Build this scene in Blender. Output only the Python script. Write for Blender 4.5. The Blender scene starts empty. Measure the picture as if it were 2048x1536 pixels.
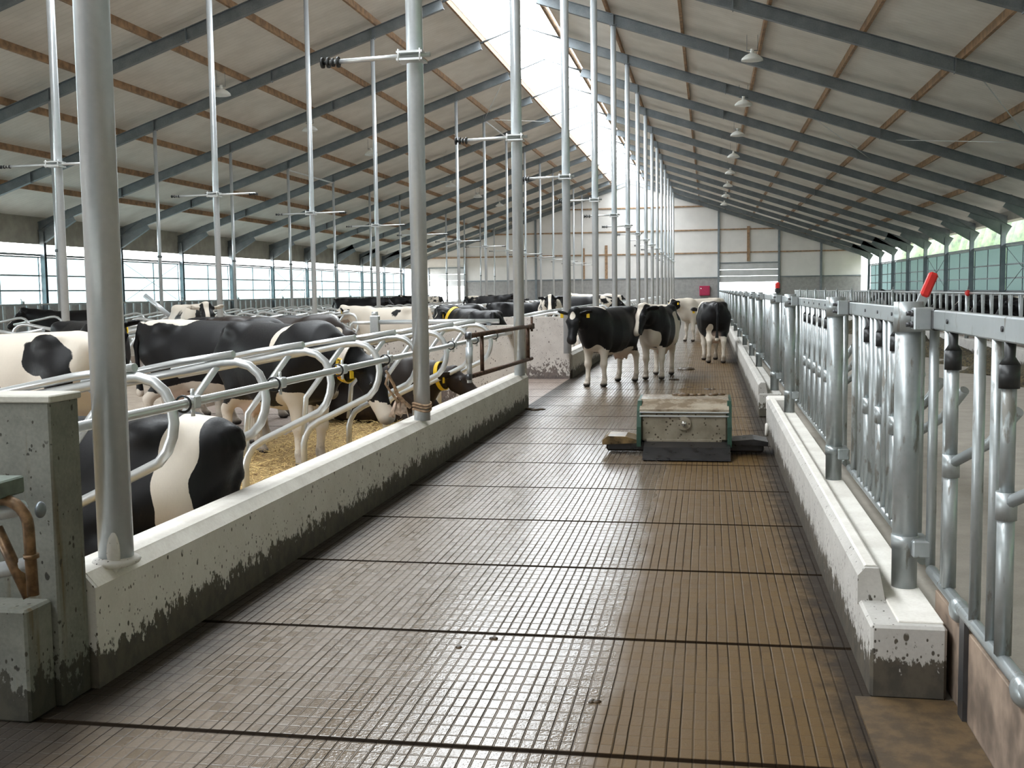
import bpy, math, random
import numpy as np
from mathutils import Vector, Matrix

SC = bpy.context.scene
COL = SC.collection
R = math.radians
random.seed(7)

# ------------------------------------------------------------------ camera
EYE = 1.6945
F_PX = 2172.8
YAW, PITCH, ROLL = 0.1791, 0.0848, -0.0138
def camera():
    cy, sy = math.cos(YAW), math.sin(YAW)
    fw = Vector((-sy*math.cos(PITCH), cy*math.cos(PITCH), -math.sin(PITCH)))
    r = Vector((cy, sy, 0)); u = r.cross(fw)
    r2 = r*math.cos(ROLL) + u*math.sin(ROLL); u2 = -r*math.sin(ROLL) + u*math.cos(ROLL)
    cd = bpy.data.cameras.new('camera'); cd.sensor_width = 36; cd.lens = 36*F_PX/2048
    cd.clip_start = .05; cd.clip_end = 500
    o = bpy.data.objects.new('camera', cd); COL.objects.link(o)
    m = Matrix((r2, u2, -fw)).transposed().to_4x4(); m.translation = (0, 0, EYE)
    o.matrix_world = m; SC.camera = o
camera()

# ------------------------------------------------------------------ view + daylight
SC.view_settings.view_transform = 'Standard'; SC.view_settings.look = 'None'
SC.view_settings.gamma = 1; SC.view_settings.use_curve_mapping = False
SC.view_settings.exposure = 1.25
SC.cycles.max_bounces = 10; SC.cycles.diffuse_bounces = 5; SC.cycles.glossy_bounces = 4
SC.cycles.transmission_bounces = 6; SC.cycles.transparent_max_bounces = 12
SC.cycles.sample_clamp_indirect = 8
SKY_LEFT, SKY_RIGHT = 9.0, 2.2
def world():
    w = bpy.data.worlds.new('overcast_sky'); SC.world = w; w.use_nodes = True
    nt = w.node_tree; nt.nodes.clear()
    tc = nt.nodes.new('ShaderNodeTexCoord'); sp = nt.nodes.new('ShaderNodeSeparateXYZ')
    mr = nt.nodes.new('ShaderNodeMapRange'); mr.inputs['From Min'].default_value = -.8; mr.inputs['From Max'].default_value = .8
    mr.inputs['To Min'].default_value = SKY_LEFT; mr.inputs['To Max'].default_value = SKY_RIGHT
    bg = nt.nodes.new('ShaderNodeBackground'); bg.inputs['Color'].default_value = (.93, .975, 1, 1)
    out = nt.nodes.new('ShaderNodeOutputWorld')
    L = nt.links.new
    L(tc.outputs['Generated'], sp.inputs[0]); L(sp.outputs['X'], mr.inputs['Value']); L(mr.outputs[0], bg.inputs['Strength']); L(bg.outputs[0], out.inputs[0])
world()
XR, XL, XRIDGE = 12.0, -24.4, -6.2           # side walls, ridge line
Y0, YG = -6.5, 90.5                          # barn ends
SLOPE, ZRIDGE = .338, 10.34                  # underside of the steel at the ridge
def zsteel(x): return ZRIDGE - SLOPE*abs(x - XRIDGE)
FR = [4.464 + 5.4*k for k in range(-1, 16)]  # frame positions along the barn
def portal(name, loc, rot, sx, sy):
    l = bpy.data.lights.new(name, 'AREA'); l.shape = 'RECTANGLE'; l.size = sx; l.size_y = sy; l.energy = 1
    l.cycles.is_portal = True
    o = bpy.data.objects.new(name, l); COL.objects.link(o); o.location = loc; o.rotation_euler = rot
portal('skylight_portal', (XRIDGE, (Y0+YG)/2, 10.9), (0, 0, 0), 3.1, YG-Y0)
portal('window_portal_left', (XL-.14, (Y0+YG)/2, 2.6), (0, R(-90), 0), 2.4, YG-Y0)
portal('window_portal_right', (XR+.14, (Y0+YG)/2, 2.75), (0, R(90), 0), 2.7, YG-Y0)

# ------------------------------------------------------------------ mesh helpers
class MB:
    def __init__(s): s.v = []; s.f = []; s.sm = []
    def add(s, vs, fs, smooth=False):
        n = len(s.v); s.v += [tuple(p) for p in vs]; s.f += [tuple(i+n for i in q) for q in fs]; s.sm += [smooth]*len(fs); return s
    def box(s, x0, x1, y0, y1, z0, z1, ch=0):
        if ch <= 0:
            vs = [(x, y, z) for z in (z0, z1) for y in (y0, y1) for x in (x0, x1)]
            return s.add(vs, [(0, 2, 3, 1), (4, 5, 7, 6), (0, 1, 5, 4), (2, 6, 7, 3), (0, 4, 6, 2), (1, 3, 7, 5)])
        a = (x0, x1); b = (y0, y1); c = (z0, z1); sg = (1, -1); vs = []; ix = {}
        for i in (0, 1):
            for j in (0, 1):
                for k in (0, 1):
                    for ax in range(3):
                        p = [a[i], b[j], c[k]]
                        for o, (q, e) in enumerate(zip((i, j, k), (sg[i], sg[j], sg[k]))):
                            if o != ax: p[o] += e*ch
                        ix[i, j, k, ax] = len(vs); vs.append(p)
        fs = []
        for ax in range(3):
            o1, o2 = [q for q in range(3) if q != ax]
            for e in (0, 1):
                q = []
                for (m, n) in ((0, 0), (1, 0), (1, 1), (0, 1)):
                    t = [0, 0, 0]; t[ax] = e; t[o1] = m; t[o2] = n; q.append(ix[(*t, ax)])
                flip = (e == 1) == (ax == 1)
                fs.append(tuple(q[::-1]) if flip else tuple(q))
        for ax in range(3):
            o1, o2 = [q for q in range(3) if q != ax]
            for m in (0, 1):
                for n in (0, 1):
                    t0 = [0, 0, 0]; t1 = [0, 0, 0]; t0[o1] = t1[o1] = m; t0[o2] = t1[o2] = n; t1[ax] = 1
                    fs.append((ix[(*t0, o1)], ix[(*t1, o1)], ix[(*t1, o2)], ix[(*t0, o2)]))
        for i in (0, 1):
            for j in (0, 1):
                for k in (0, 1): fs.append(tuple(ix[i, j, k, ax] for ax in range(3)))
        return s.add(vs, fs)
    def tube(s, pts, r, n=10, cap=True, closed=False, flat=None):
        P = [Vector(p) for p in pts]; m = len(P); rr = r if isinstance(r, (list, tuple)) else [r]*m
        vs = []; up = None
        for i, p in enumerate(P):
            if closed: t = P[(i+1) % m] - P[i-1]
            else: t = P[min(i+1, m-1)] - P[max(i-1, 0)]
            t.normalize()
            if up is None:
                up = Vector((0, 0, 1)) if abs(t.z) < .9 else Vector((1, 0, 0))
            a = (up - t*up.dot(t)).normalized(); up = a; b = t.cross(a)
            for k in range(n):
                w = 2*math.pi*k/n; fa = flat if flat else 1
                vs.append(p + (a*math.cos(w) + b*math.sin(w)*fa)*rr[i])
        fs = []
        for i in range(m if closed else m-1):
            j = (i+1) % m
            for k in range(n): fs.append((i*n+k, i*n+(k+1) % n, j*n+(k+1) % n, j*n+k))
        s.add(vs, fs, True)
        if cap and not closed:
            q = len(s.v) - m*n
            s.f += [tuple(q+k for k in range(n-1, -1, -1)), tuple(q+(m-1)*n+k for k in range(n))]; s.sm += [False, False]
        return s
    def cyl(s, p, q, r, n=16): return s.tube([p, q], r, n)
    def ell(s, c, r, n=12, m=8):
        vs = [(c[0], c[1], c[2]-r[2])]
        for i in range(1, m):
            a = math.pi*i/m - math.pi/2
            for k in range(n):
                w = 2*math.pi*k/n; vs.append((c[0]+r[0]*math.cos(a)*math.cos(w), c[1]+r[1]*math.cos(a)*math.sin(w), c[2]+r[2]*math.sin(a)))
        vs.append((c[0], c[1], c[2]+r[2])); fs = [(0, 1+(k+1) % n, 1+k) for k in range(n)]
        for i in range(m-2):
            for k in range(n): fs.append((1+i*n+k, 1+i*n+(k+1) % n, 1+(i+1)*n+(k+1) % n, 1+(i+1)*n+k))
        e = len(vs)-1; b = 1+(m-2)*n
        fs += [(e, b+k, b+(k+1) % n) for k in range(n)]
        return s.add(vs, fs, True)
    def prism(s, prof, axis, a, b):
        """closed profile extruded between a and b along axis 0/1/2 (profile holds the two other coordinates in order)"""
        n = len(prof); vs = []
        for t in (a, b):
            for p in prof:
                q = list(p); q.insert(axis, t); vs.append(q)
        fs = [tuple(range(n)), tuple(range(2*n-1, n-1, -1))] + [(k, n+k, n+(k+1) % n, (k+1) % n) for k in range(n)]
        return s.add(vs, fs)
    def xf(s, M):
        s.v = [tuple(M @ Vector(p)) for p in s.v]; return s
    def mesh(s, name, m=None):
        me = bpy.data.meshes.new(name); me.from_pydata(s.v, [], s.f)
        me.polygons.foreach_set('use_smooth', s.sm); me.update()
        import bmesh
        bm = bmesh.new(); bm.from_mesh(me); bmesh.ops.recalc_face_normals(bm, faces=bm.faces); bm.to_mesh(me); bm.free()
        if m: me.materials.append(m)
        return me
    def build(s, name, m, parent=None, loc=None):
        o = bpy.data.objects.new(name, s.mesh(name, m)); COL.objects.link(o)
        if parent: o.parent = parent
        if loc: o.location = loc
        return o
def link(name, me, parent=None, loc=None):
    o = bpy.data.objects.new(name, me); COL.objects.link(o)
    if parent: o.parent = parent
    if loc: o.location = loc
    return o
def tag(o, label, cat, group=None, kind=None):
    o['label'] = label; o['category'] = cat
    if group: o['group'] = group
    if kind: o['kind'] = kind
    return o
def struct(o): o['kind'] = 'structure'; return o
def thing(name, label, cat, loc=(0, 0, 0), rz=0, group=None):
    o = bpy.data.objects.new(name, None); COL.objects.link(o); o.empty_display_size = .2
    o.location = loc; o.rotation_euler = (0, 0, rz); return tag(o, label, cat, group)
def dup(o, parent=None):
    c = o.copy(); COL.objects.link(c)
    if parent: c.parent = parent
    for ch in list(o.children): dup(ch, c)
    return c
def copy_to(o, loc, rz, label):
    c = dup(o); c.location = loc; c.rotation_euler = (0, 0, rz); c['label'] = label; return c
ORD = ('first second third fourth fifth sixth seventh eighth ninth tenth eleventh twelfth thirteenth fourteenth fifteenth sixteenth seventeenth '
       'eighteenth nineteenth twentieth twenty-first twenty-second twenty-third twenty-fourth twenty-fifth twenty-sixth twenty-seventh '
       'twenty-eighth twenty-ninth thirtieth').split()
def arc(c, r, a0, a1, n, plane='xz'):
    out = []
    for i in range(n+1):
        a = R(a0 + (a1-a0)*i/n); u, w = c[0]+r*math.cos(a), c[1]+r*math.sin(a); out.append((u, w))
    return out

# ------------------------------------------------------------------ material helpers
class E:
    """a node socket with arithmetic"""
    def __init__(s, nt, k): s.nt = nt; s.k = k
    def _m(s, op, *a):
        n = s.nt.nodes.new('ShaderNodeMath'); n.operation = op
        for i, q in enumerate((s,)+a):
            if isinstance(q, E): s.nt.links.new(q.k, n.inputs[i])
            else: n.inputs[i].default_value = q
        return E(s.nt, n.outputs[0])
    def __add__(s, o): return s._m('ADD', o)
    def __sub__(s, o): return s._m('SUBTRACT', o)
    def __mul__(s, o): return s._m('MULTIPLY', o)
    def __truediv__(s, o): return s._m('DIVIDE', o)
    def inv(s): return (s*-1)+1
    def frac(s): return s._m('FRACT')
    def floor(s): return s._m('FLOOR')
    def abs(s): return s._m('ABSOLUTE')
    def min(s, o): return s._m('MINIMUM', o)
    def max(s, o): return s._m('MAXIMUM', o)
    def gt(s, o): return s._m('GREATER_THAN', o)
    def step(s, a, b, o0=0., o1=1.):
        n = s.nt.nodes.new('ShaderNodeMapRange'); n.interpolation_type = 'SMOOTHSTEP'
        s.nt.links.new(s.k, n.inputs['Value']); n.inputs['From Min'].default_value = a; n.inputs['From Max'].default_value = b
        n.inputs['To Min'].default_value = o0; n.inputs['To Max'].default_value = o1
        return E(s.nt, n.outputs[0])
class Mat:
    def __init__(s, name):
        s.m = bpy.data.materials.new(name); s.m.use_nodes = True; s.nt = s.m.node_tree
        s.b = s.nt.nodes['Principled BSDF']; s.out = s.nt.nodes['Material Output']
        s.tc = s.nt.nodes.new('ShaderNodeTexCoord')
    def co(s, kind='Object'): return s.tc.outputs[kind]
    def world(s):
        g = s.nt.nodes.new('ShaderNodeNewGeometry'); return g.outputs['Position']
    def xyz(s, v):
        n = s.nt.nodes.new('ShaderNodeSeparateXYZ'); s.nt.links.new(v, n.inputs[0]); return [E(s.nt, q) for q in n.outputs]
    def comb(s, *a):
        n = s.nt.nodes.new('ShaderNodeCombineXYZ')
        for i, q in enumerate(a):
            if isinstance(q, E): s.nt.links.new(q.k, n.inputs[i])
            else: n.inputs[i].default_value = q
        return n.outputs[0]
    def noise(s, v, scale, detail=3, rough=.55, sc=None):
        if sc:
            mp = s.nt.nodes.new('ShaderNodeMapping'); mp.inputs['Scale'].default_value = sc; s.nt.links.new(v, mp.inputs[0]); v = mp.outputs[0]
        n = s.nt.nodes.new('ShaderNodeTexNoise'); n.inputs['Scale'].default_value = scale; n.inputs['Detail'].default_value = detail
        n.inputs['Roughness'].default_value = rough; s.nt.links.new(v, n.inputs['Vector']); return E(s.nt, n.outputs[0])
    def vor(s, v, scale, sc=None):
        if sc:
            mp = s.nt.nodes.new('ShaderNodeMapping'); mp.inputs['Scale'].default_value = sc; s.nt.links.new(v, mp.inputs[0]); v = mp.outputs[0]
        n = s.nt.nodes.new('ShaderNodeTexVoronoi'); n.inputs['Scale'].default_value = scale; s.nt.links.new(v, n.inputs['Vector']); return E(s.nt, n.outputs['Distance'])
    def white(s, v):
        n = s.nt.nodes.new('ShaderNodeTexWhiteNoise'); s.nt.links.new(v, n.inputs['Vector']); return E(s.nt, n.outputs['Value'])
    def attr(s, name):
        n = s.nt.nodes.new('ShaderNodeAttribute'); n.attribute_name = name; return E(s.nt, n.outputs['Fac'])
    def mix(s, f, a, b):
        n = s.nt.nodes.new('ShaderNodeMix'); n.data_type = 'RGBA'
        if isinstance(f, E): s.nt.links.new(f.k, n.inputs['Factor'])
        else: n.inputs['Factor'].default_value = f
        for q, i in ((a, 6), (b, 7)):
            if isinstance(q, tuple): n.inputs[i].default_value = (*q, 1)
            else: s.nt.links.new(q, n.inputs[i])
        return n.outputs[2]
    def set(s, key, val):
        i = s.b.inputs[key]
        if isinstance(val, E): s.nt.links.new(val.k, i)
        elif isinstance(val, tuple): i.default_value = (*val, 1)
        elif isinstance(val, (int, float)): i.default_value = val
        else: s.nt.links.new(val, i)
        return s
    def bump(s, h, strength=.3, dist=.01):
        n = s.nt.nodes.new('ShaderNodeBump'); n.inputs['Strength'].default_value = strength; n.inputs['Distance'].default_value = dist
        s.nt.links.new(h.k, n.inputs['Height']); s.nt.links.new(n.outputs[0], s.b.inputs['Normal']); return s
def plain(name, col, rough=.6, metal=0., vary=.12, scale=8, bump=0., world=False):
    M = Mat(name); v = M.world() if world else M.co()
    n = M.noise(v, scale, 4)
    d = tuple(c*(1-vary*1.6) for c in col); l = tuple(min(1, c*(1+vary)) for c in col)
    M.set('Base Color', M.mix(n.step(.3, .7), d, l)).set('Roughness', n.step(.2, .8, rough*.85, min(1, rough*1.15))).set('Metallic', metal)
    if bump: M.bump(n, bump, .01)
    return M.m

# galvanised steel: mottled zinc
def galv(name, lo, hi, rough, dirt=0., metal=.75):
    M = Mat(name); v = M.world(); n = M.noise(M.co(), 30, 3, .55); b = M.noise(v, 2.5, 2)
    f = (n*.4 + b*.6).step(.3, .7)
    c = M.mix(f, lo, hi)
    if dirt:
        z = M.xyz(v)[2]; d = M.noise(v, 7, 5, .6, (3, 3, .8)).step(.58, .66)*dirt
        c = M.mix(d, c, (.11, .075, .035)); M.set('Metallic', d*-metal + metal).set('Roughness', d*.35 + f.step(0, 1, rough*.85, rough*1.2))
    else:
        M.set('Metallic', metal).set('Roughness', rough)
    return M.set('Base Color', c).m
G_POST = galv('galvanised_post_steel', (.58, .625, .66), (.66, .70, .735), .30, 0, .40)
G_TUBE = galv('galvanised_tube_steel', (.62, .64, .65), (.70, .72, .72), .34, 0, .6)
G_FENCE = galv('galvanised_fence_steel', (.36, .395, .40), (.46, .49, .50), .36, .6, .55)
G_BEAM = galv('galvanised_beam_steel', (.19, .215, .235), (.27, .30, .32), .5)
RUST = plain('rusty_pipe_steel', (.10, .055, .035), .6, .3, .4, 14)
BRASS = plain('brown_stained_pipe', (.20, .12, .06), .45, .5, .4, 18)
BLACK = plain('black_plastic', (.02, .021, .022), .45)
DARKSTEEL = plain('dark_bolt_steel', (.08, .08, .085), .4, .6)
RED = plain('red_plastic', (.62, .025, .02), .35, 0, .06)
YELLOW = plain('yellow_plastic', (.85, .55, .02), .45, 0, .05)
CRIMSON = plain('crimson_cabinet', (.42, .02, .08), .5, 0, .06)
GREEN = plain('dark_green_paint', (.012, .05, .03), .4, 0, .2, 10)
GREENBOX = plain('grey_green_box_paint', (.13, .16, .13), .6, 0, .2, 14)
TIMBER = plain('roof_timber', (.34, .215, .125), .7, 0, .25, 5, world=True)
ROPE = plain('frayed_rope_fibre', (.48, .33, .22), .9, 0, .3, 30)
CLOTH = plain('pale_rag_cloth', (.62, .48, .38), .9, 0, .15, 20)
WHITEP = plain('white_lamp_enamel', (.82, .83, .80), .4, 0, .04)
ALU = plain('pale_door_panel', (.56, .57, .57), .5, 0, .05, 2)
FEEDMAT = plain('dark_silage', (.07, .055, .025), .95, 0, .6, 22, .8)

def concrete(name, lo, hi, splash_top=None, splash=.5, dirt=(.035, .028, .018), speck=True, rust=False):
    M = Mat(name); v = M.world(); n = M.noise(v, 4, 6, .6); fine = M.noise(v, 60, 3)
    c = M.mix((n*.7+fine*.3).step(.3, .7), lo, hi); rough = .85
    x, y, z = M.xyz(v)
    if rust:
        r = M.noise(v, 5, 4, .6, (2.2, 2.2, .18)).step(.55, .72); c = M.mix(r*.75, c, (.13, .085, .03))
    if splash_top is not None:
        s1 = M.noise(v, 34, 5, .68, (1, 1, .55)); s2 = M.noise(v, 5, 4); s3 = M.noise(v, 12, 4, .6, (1, 1, .8))
        lvl = z.step(0, splash_top, 1.0, 0.0)
        m = (s1*.42 + s2*.20 + s3*.38 + lvl*splash*.95).step(.715, .75).max((z - (s2*.5+s3*.5)*.16).step(-.05, .03, 1, 0))
        for sc_, th, ns in ((13, .17, 7), (24, .22, 11), (46, .24, 17)):
            m = m.max(M.vor(v, sc_, (1, 1, .62)).step(th*.75, th, 1, 0)*(M.noise(v, ns, 2) + lvl*.20).step(.56, .60))
        c = M.mix(m*.94, c, M.mix(s3.step(.35, .65), dirt, tuple(q*2.2 for q in dirt)))
        M.set('Roughness', m*-.2+.85)
    else: M.set('Roughness', .85)
    M.set('Base Color', c); M.bump(n*.5+fine, .25, .006)
    return M.m
CONC_CURB = concrete('curb_concrete', (.66, .63, .59), (.78, .755, .72), .40, .40)
CONC_CURB2 = concrete('right_curb_concrete', (.46, .44, .41), (.57, .55, .515), .40, .40)
CONC_WALL = concrete('wall_concrete', (.50, .45, .41), (.63, .58, .53), .75, .30, (.06, .045, .04))
CONC_PIER = concrete('pier_concrete', (.145, .15, .13), (.24, .24, .21), .5, .34, (.018, .016, .010), True, True)
CONC_TOP = concrete('white_curb_concrete', (.70, .66, .60), (.88, .85, .79))  # paler tone for the curb tops, end block and ring
CONC_FEED = concrete('feed_passage_concrete', (.28, .255, .215), (.37, .335, .29))
CONC_BASE = concrete('grey_base_concrete', (.26, .26, .255), (.36, .355, .345))
CONC_BED = concrete('bed_concrete', (.30, .24, .19), (.42, .35, .28))
BOARD = plain('dirty_plywood', (.27, .20, .15), .8, 0, .35, 4, .2, world=True)
PANEL = plain('white_sandwich_panel', (.73, .715, .69), .55, 0, .03, 1.2, world=True)

# roof sheets with fine ribs running down the slope
def roofmat():
    M = Mat('insulated_roof_sheet'); v = M.world(); x, y, z = M.xyz(v)
    rib = ((y*4.6).frac() - .5).abs().step(.40, .5); n = M.noise(v, 1.3, 4)
    c = M.mix(n.step(.3, .7), (.70, .68, .63), (.80, .78, .73)); c = M.mix(rib*.35, c, (.50, .48, .44))
    M.set('Base Color', c).set('Roughness', .75); M.bump(rib.inv(), .25, .01); return M.m
ROOF = roofmat()

# translucent sheets
def sheet(name, col, clear, tcol=None):
    M = Mat(name); nt = M.nt; nt.nodes.remove(M.b)
    t = nt.nodes.new('ShaderNodeBsdfTranslucent'); t.inputs[0].default_value = (*col, 1)
    p = nt.nodes.new('ShaderNodeBsdfTransparent'); p.inputs[0].default_value = (*(tcol or col), 1)
    mx = nt.nodes.new('ShaderNodeMixShader'); mx.inputs[0].default_value = clear
    nt.links.new(t.outputs[0], mx.inputs[1]); nt.links.new(p.outputs[0], mx.inputs[2]); nt.links.new(mx.outputs[0], M.out.inputs[0]); return M.m
SKYPANE = sheet('clear_ridge_sheet', (.9, .93, .95), .85, (.97, .98, .99))
WINPANE = sheet('translucent_curtain', (.145, .20, .205), .02, (.6, .85, .87))
DOORPANE = sheet('door_window_sheet', (.9, .92, .93), .6)
# ------------------------------------------------------------------ alley floor: grooved wet slats
J0, JS = 3.8378, 1.34066          # joints between slat elements
def slatmat(name, split=True):
    M = Mat(name); v = M.world(); x, y, z = M.xyz(v)
    wob = M.noise(v, 3, 2) * .006
    fx = (x + wob) / .0492; fy = (y - J0) / (JS/14); fj = (y - J0) / JS
    ax = (fx.frac() - .5).abs(); ay = (fy.frac() - .5).abs(); aj = (fj.frac() - .5).abs()
    seg = M.white(M.comb(fx.floor(), (fj*2).floor(), 0.0))
    even = (fx*.5).frac().gt(.5)
    gx = ax.step(.385, .475); gy = ay.step(.43, .49); gj = aj.step(.481, .490)
    big = M.noise(v, .9, 4, .6); med = M.noise(v, 7, 5, .65); fine = M.noise(v, 75, 3, .6)
    slot = (gx * even * seg.gt(.38) * big.step(.36, .52)).max(gj)
    groove = gx.max(gy * .75)
    if split: groove = gx.max(gy * (x.step(-.55, -.3, .75, .35)))
    tile = M.white(M.comb(fx.floor(), fy.floor(), 0.0))
    if split:
        right = (x + (M.noise(v, 1.7, 3) - .5) * .25).step(-.52, -.34)
        cl = M.mix(tile*.22 + med*.55 + fine*.23, (.108, .078, .050), (.190, .143, .100))
        cr = M.mix(tile*.25 + med*.55 + fine*.2, (.074, .040, .011), (.130, .075, .021))
        c = M.mix(right, cl, cr)
        wet = (x + (big-.5)*.5).step(-1.75, -1.35); rough = right.step(0, 1, .30, .50) - wet*right.inv()*.17 + (med - .5)*.16 + (tile - .5)*.08
    else:
        c = M.mix(tile*.5 + med*.5, (.22, .165, .135), (.34, .27, .23)); rough = med*.3 + .35
    pud = (big*.6 + med*.4).step(.60, .70)               # thin manure film
    c = M.mix(pud*.45, c, (.075, .052, .028))
    c = M.mix(groove*.55, c, (.055, .040, .026)); c = M.mix(slot*.93, c, (.008, .006, .005))
    if split:
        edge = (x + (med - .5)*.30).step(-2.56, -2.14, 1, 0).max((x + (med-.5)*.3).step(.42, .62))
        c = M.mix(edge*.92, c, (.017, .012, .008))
        clump = M.noise(v, 11, 4, .6).step(.70, .73); c = M.mix(clump*.8, c, (.06, .035, .012))
    M.set('Base Color', c)
    M.set('Roughness', rough.max(.10) + groove*.25 + slot*.5 + (edge*.3 if split else 0.0))
    M.set('Specular IOR Level', (slot*-.5 + .5).min(right*-.22 + .5) if split else slot*-.5 + .5)
    h = groove*-.8 + slot*-.9 + fine*.34 + med*.8 + tile*.12
    M.bump(h, .55, .006); return M.m
EAVE = plain('grey_eave_board', (.34, .33, .29), .8, 0, .12, 2, world=True)
SLAT = slatmat('wet_grooved_slats'); SLAT2 = slatmat('dusty_passage_slats', False)

def strawmat():
    M = Mat('loose_straw'); v = M.world(); n = M.noise(v, 18, 4, .7)
    f = M.noise(v, 120, 2, .6, (1, .22, 1))
    c = M.mix((n*.5+f*.5).step(.35, .65), (.17, .09, .035), (.60, .42, .17)); M.set('Base Color', c).set('Roughness', .9); M.bump(n+f, .7, .03); return M.m
STRAWBED = strawmat()
STRAW = plain('straw_blades', (.66, .48, .20), .75, 0, .3, 40)
LEAF = plain('hedge_leaves', (.055, .10, .035), .7, 0, .5, 3, .9)
GRASS = plain('outside_grass', (.15, .17, .10), .9, 0, .4, 1.5)

# ------------------------------------------------------------------ the building
def slab(name, mat, x0, x1, y0, y1, z0, z1, ch=0):
    return struct(MB().box(x0, x1, y0, y1, z0, z1, ch).build(name, mat))
AX0, AX1 = -2.62, .66                                   # alley between its two curbs
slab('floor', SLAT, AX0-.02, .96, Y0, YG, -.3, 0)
slab('floor', SLAT, -4.95, AX0-.02, Y0, 4.2, -.3, 0)
slab('floor', SLAT2, -7.55, AX0-.02, 16.0, 20.8, -.3, 0)      # crossover passage
slab('floor', SLAT2, -7.55, -4.95, Y0, YG, -.31, -.001)
slab('floor', SLAT2, -14.9, -12.0, Y0, YG, -.31, -.001)
slab('floor', SLAT2, -21.4, -19.4, Y0, YG, -.31, -.001)
slab('floor', CONC_FEED, .96, 6.0, Y0, YG, -.3, 0)
slab('floor', concrete('dirty_kerb_strip', (.16, .12, .075), (.27, .21, .14), .5, .12, (.05, .03, .012)), .60, .985, Y0, 4.54, -.01, .012)
slab('floor', SLAT2, 6.0, XR, Y0, YG, -.3, 0)
slab('floor', CONC_FEED, XL, -21.4, Y0, YG, -.3, 0)
for nm, a, b, c, d in (('near', -4.95, -2.82, 4.2, 15.83), ('far', -4.95, -2.82, 20.98, YG-1), ('mid', -12.0, -7.55, Y0, YG), ('side', -19.4, -14.9, Y0, YG)):
    slab('floor', CONC_BED, a, b, c, d, -.3, .03 if nm == 'near' else .14)              # cubicle beds

def roof():
    t = .10
    for sg, xe, xa in ((1, XR+.9, -4.85), (-1, XL-.9, -7.55)):
        b = MB(); z = lambda x: zsteel(x) + .50
        b.prism([(xa, z(xa)), (xe, z(xe)), (xe, z(xe)+t), (xa, z(xa)+t)], 1, Y0-.4, YG+.3)
        struct(b.build('ceiling', ROOF))
    # ridge light: clear sheets on a raised cap
    w = struct(thing('window_1', 'long clear ridge skylight over the whole barn', 'skylight')); del w['label'], w['category']
    z = lambda x: ZRIDGE + .72 - SLOPE*.9*abs(x-XRIDGE)
    b = MB(); b.add([(-7.9, Y0, z(-7.9)), (XRIDGE, Y0, z(XRIDGE)), (-4.5, Y0, z(-4.5)), (-7.9, YG, z(-7.9)), (XRIDGE, YG, z(XRIDGE)), (-4.5, YG, z(-4.5))], [(0, 1, 4, 3), (1, 2, 5, 4)])
    b.build('pane', SKYPANE, w)
    b = MB()
    for k in range(36):
        y = Y0 + 1 + k*2.7
        b.tube([(-7.9, y, z(-7.9)+.03), (XRIDGE, y, z(XRIDGE)+.03), (-4.5, y, z(-4.5)+.03)], .022, 6)
    b.build('glazing_bars', ALU, w)
roof()
def ibeam(b, p, q, h, wd, tf=.016, tw=.012):
    """I section between p and q in the XZ plane, y centred"""
    P, Q = Vector(p), Vector(q); d = (Q-P).normalized(); n = Vector((-d.z, 0, d.x))
    if n.z < 0: n = -n
    for (a0, a1, w2) in ((0, tf, wd/2), (h-tf, h, wd/2), (tf, h-tf, tw/2)):
        vs = []
        for e in (P, Q):
            for a, s in ((a0, -1), (a0, 1), (a1, 1), (a1, -1)): vs.append(e + n*a + Vector((0, s*w2, 0)))
        b.add(vs, [(0, 1, 2, 3), (7, 6, 5, 4), (0, 4, 5, 1), (1, 5, 6, 2), (2, 6, 7, 3), (3, 7, 4, 0)])
def rafters():
    for sg in (1, -1):
        xe = XR if sg > 0 else XL
        b = MB(); ibeam(b, (XRIDGE + sg*1.35, 0, ZRIDGE - SLOPE*1.35), (xe, 0, zsteel(xe)), .30, .15)
        b.tube([(XRIDGE, 0, ZRIDGE+.25), (XRIDGE + sg*1.4, 0, ZRIDGE-SLOPE*1.4+.22)], .035, 8)   # thin tube added for the rafter that skylight glare washes out
        for xs in (-2.65, .55, 5.4, 9.2) if sg > 0 else (-9.73, -12.9, -16.75, -21):      # bolted splice plates
            zz = zsteel(xs); b.box(xs-.012, xs+.012, -.09, .09, zz-.02, zz+.30)
        ibeam(b, (xe-sg*1.5, 0, zsteel(xe-sg*1.5)-.18), (xe-sg*.05, 0, zsteel(xe)-.55), .5, .14)   # haunch at the eave
        me = b.mesh('roof_rafter', G_BEAM)
        for y in FR: struct(link('roof_rafter', me, None, (0, y, 0)))
    for sg in (1, -1):
        xs = [-2.81 + 2.09*i for i in range(7)] if sg > 0 else [-9.6 - 2.09*i for i in range(7)]
        xs += [-4.95] if sg > 0 else [-7.6]
        for x in xs:
            z = zsteel(x) + .325; w, h = .038, .19
            b = MB().box(x-w, x+w, Y0, YG, z, z+h); struct(b.build('roof_purlin', TIMBER))
    # ridge tube and cross bracing rods of two bays
    for k, (xa, xb) in ((7, (-7.8, -9.7)), (8, (-9.7, -7.8)), (4, (5.9, 8.5)), (5, (8.5, 5.9)), (6, (3.2, 5.9))):
        b = MB().tube([(xa, FR[k+1], zsteel(xa)+.1), (xb, FR[k+2], zsteel(xb)+.1)], .014, 6); struct(b.build('roof_brace', G_TUBE))
    b = MB().tube([(-9.7, FR[9], zsteel(-9.7)+.05), (-9.7, FR[10], zsteel(-9.7)+.05)], .035, 8); struct(b.build('roof_brace', G_TUBE))
    b = MB().tube([(-16.75, FR[8], zsteel(-16.75)-.05), (-16.75, FR[9], zsteel(-16.75)-.05)], .035, 8); struct(b.build('roof_brace', G_TUBE))
rafters()

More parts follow.
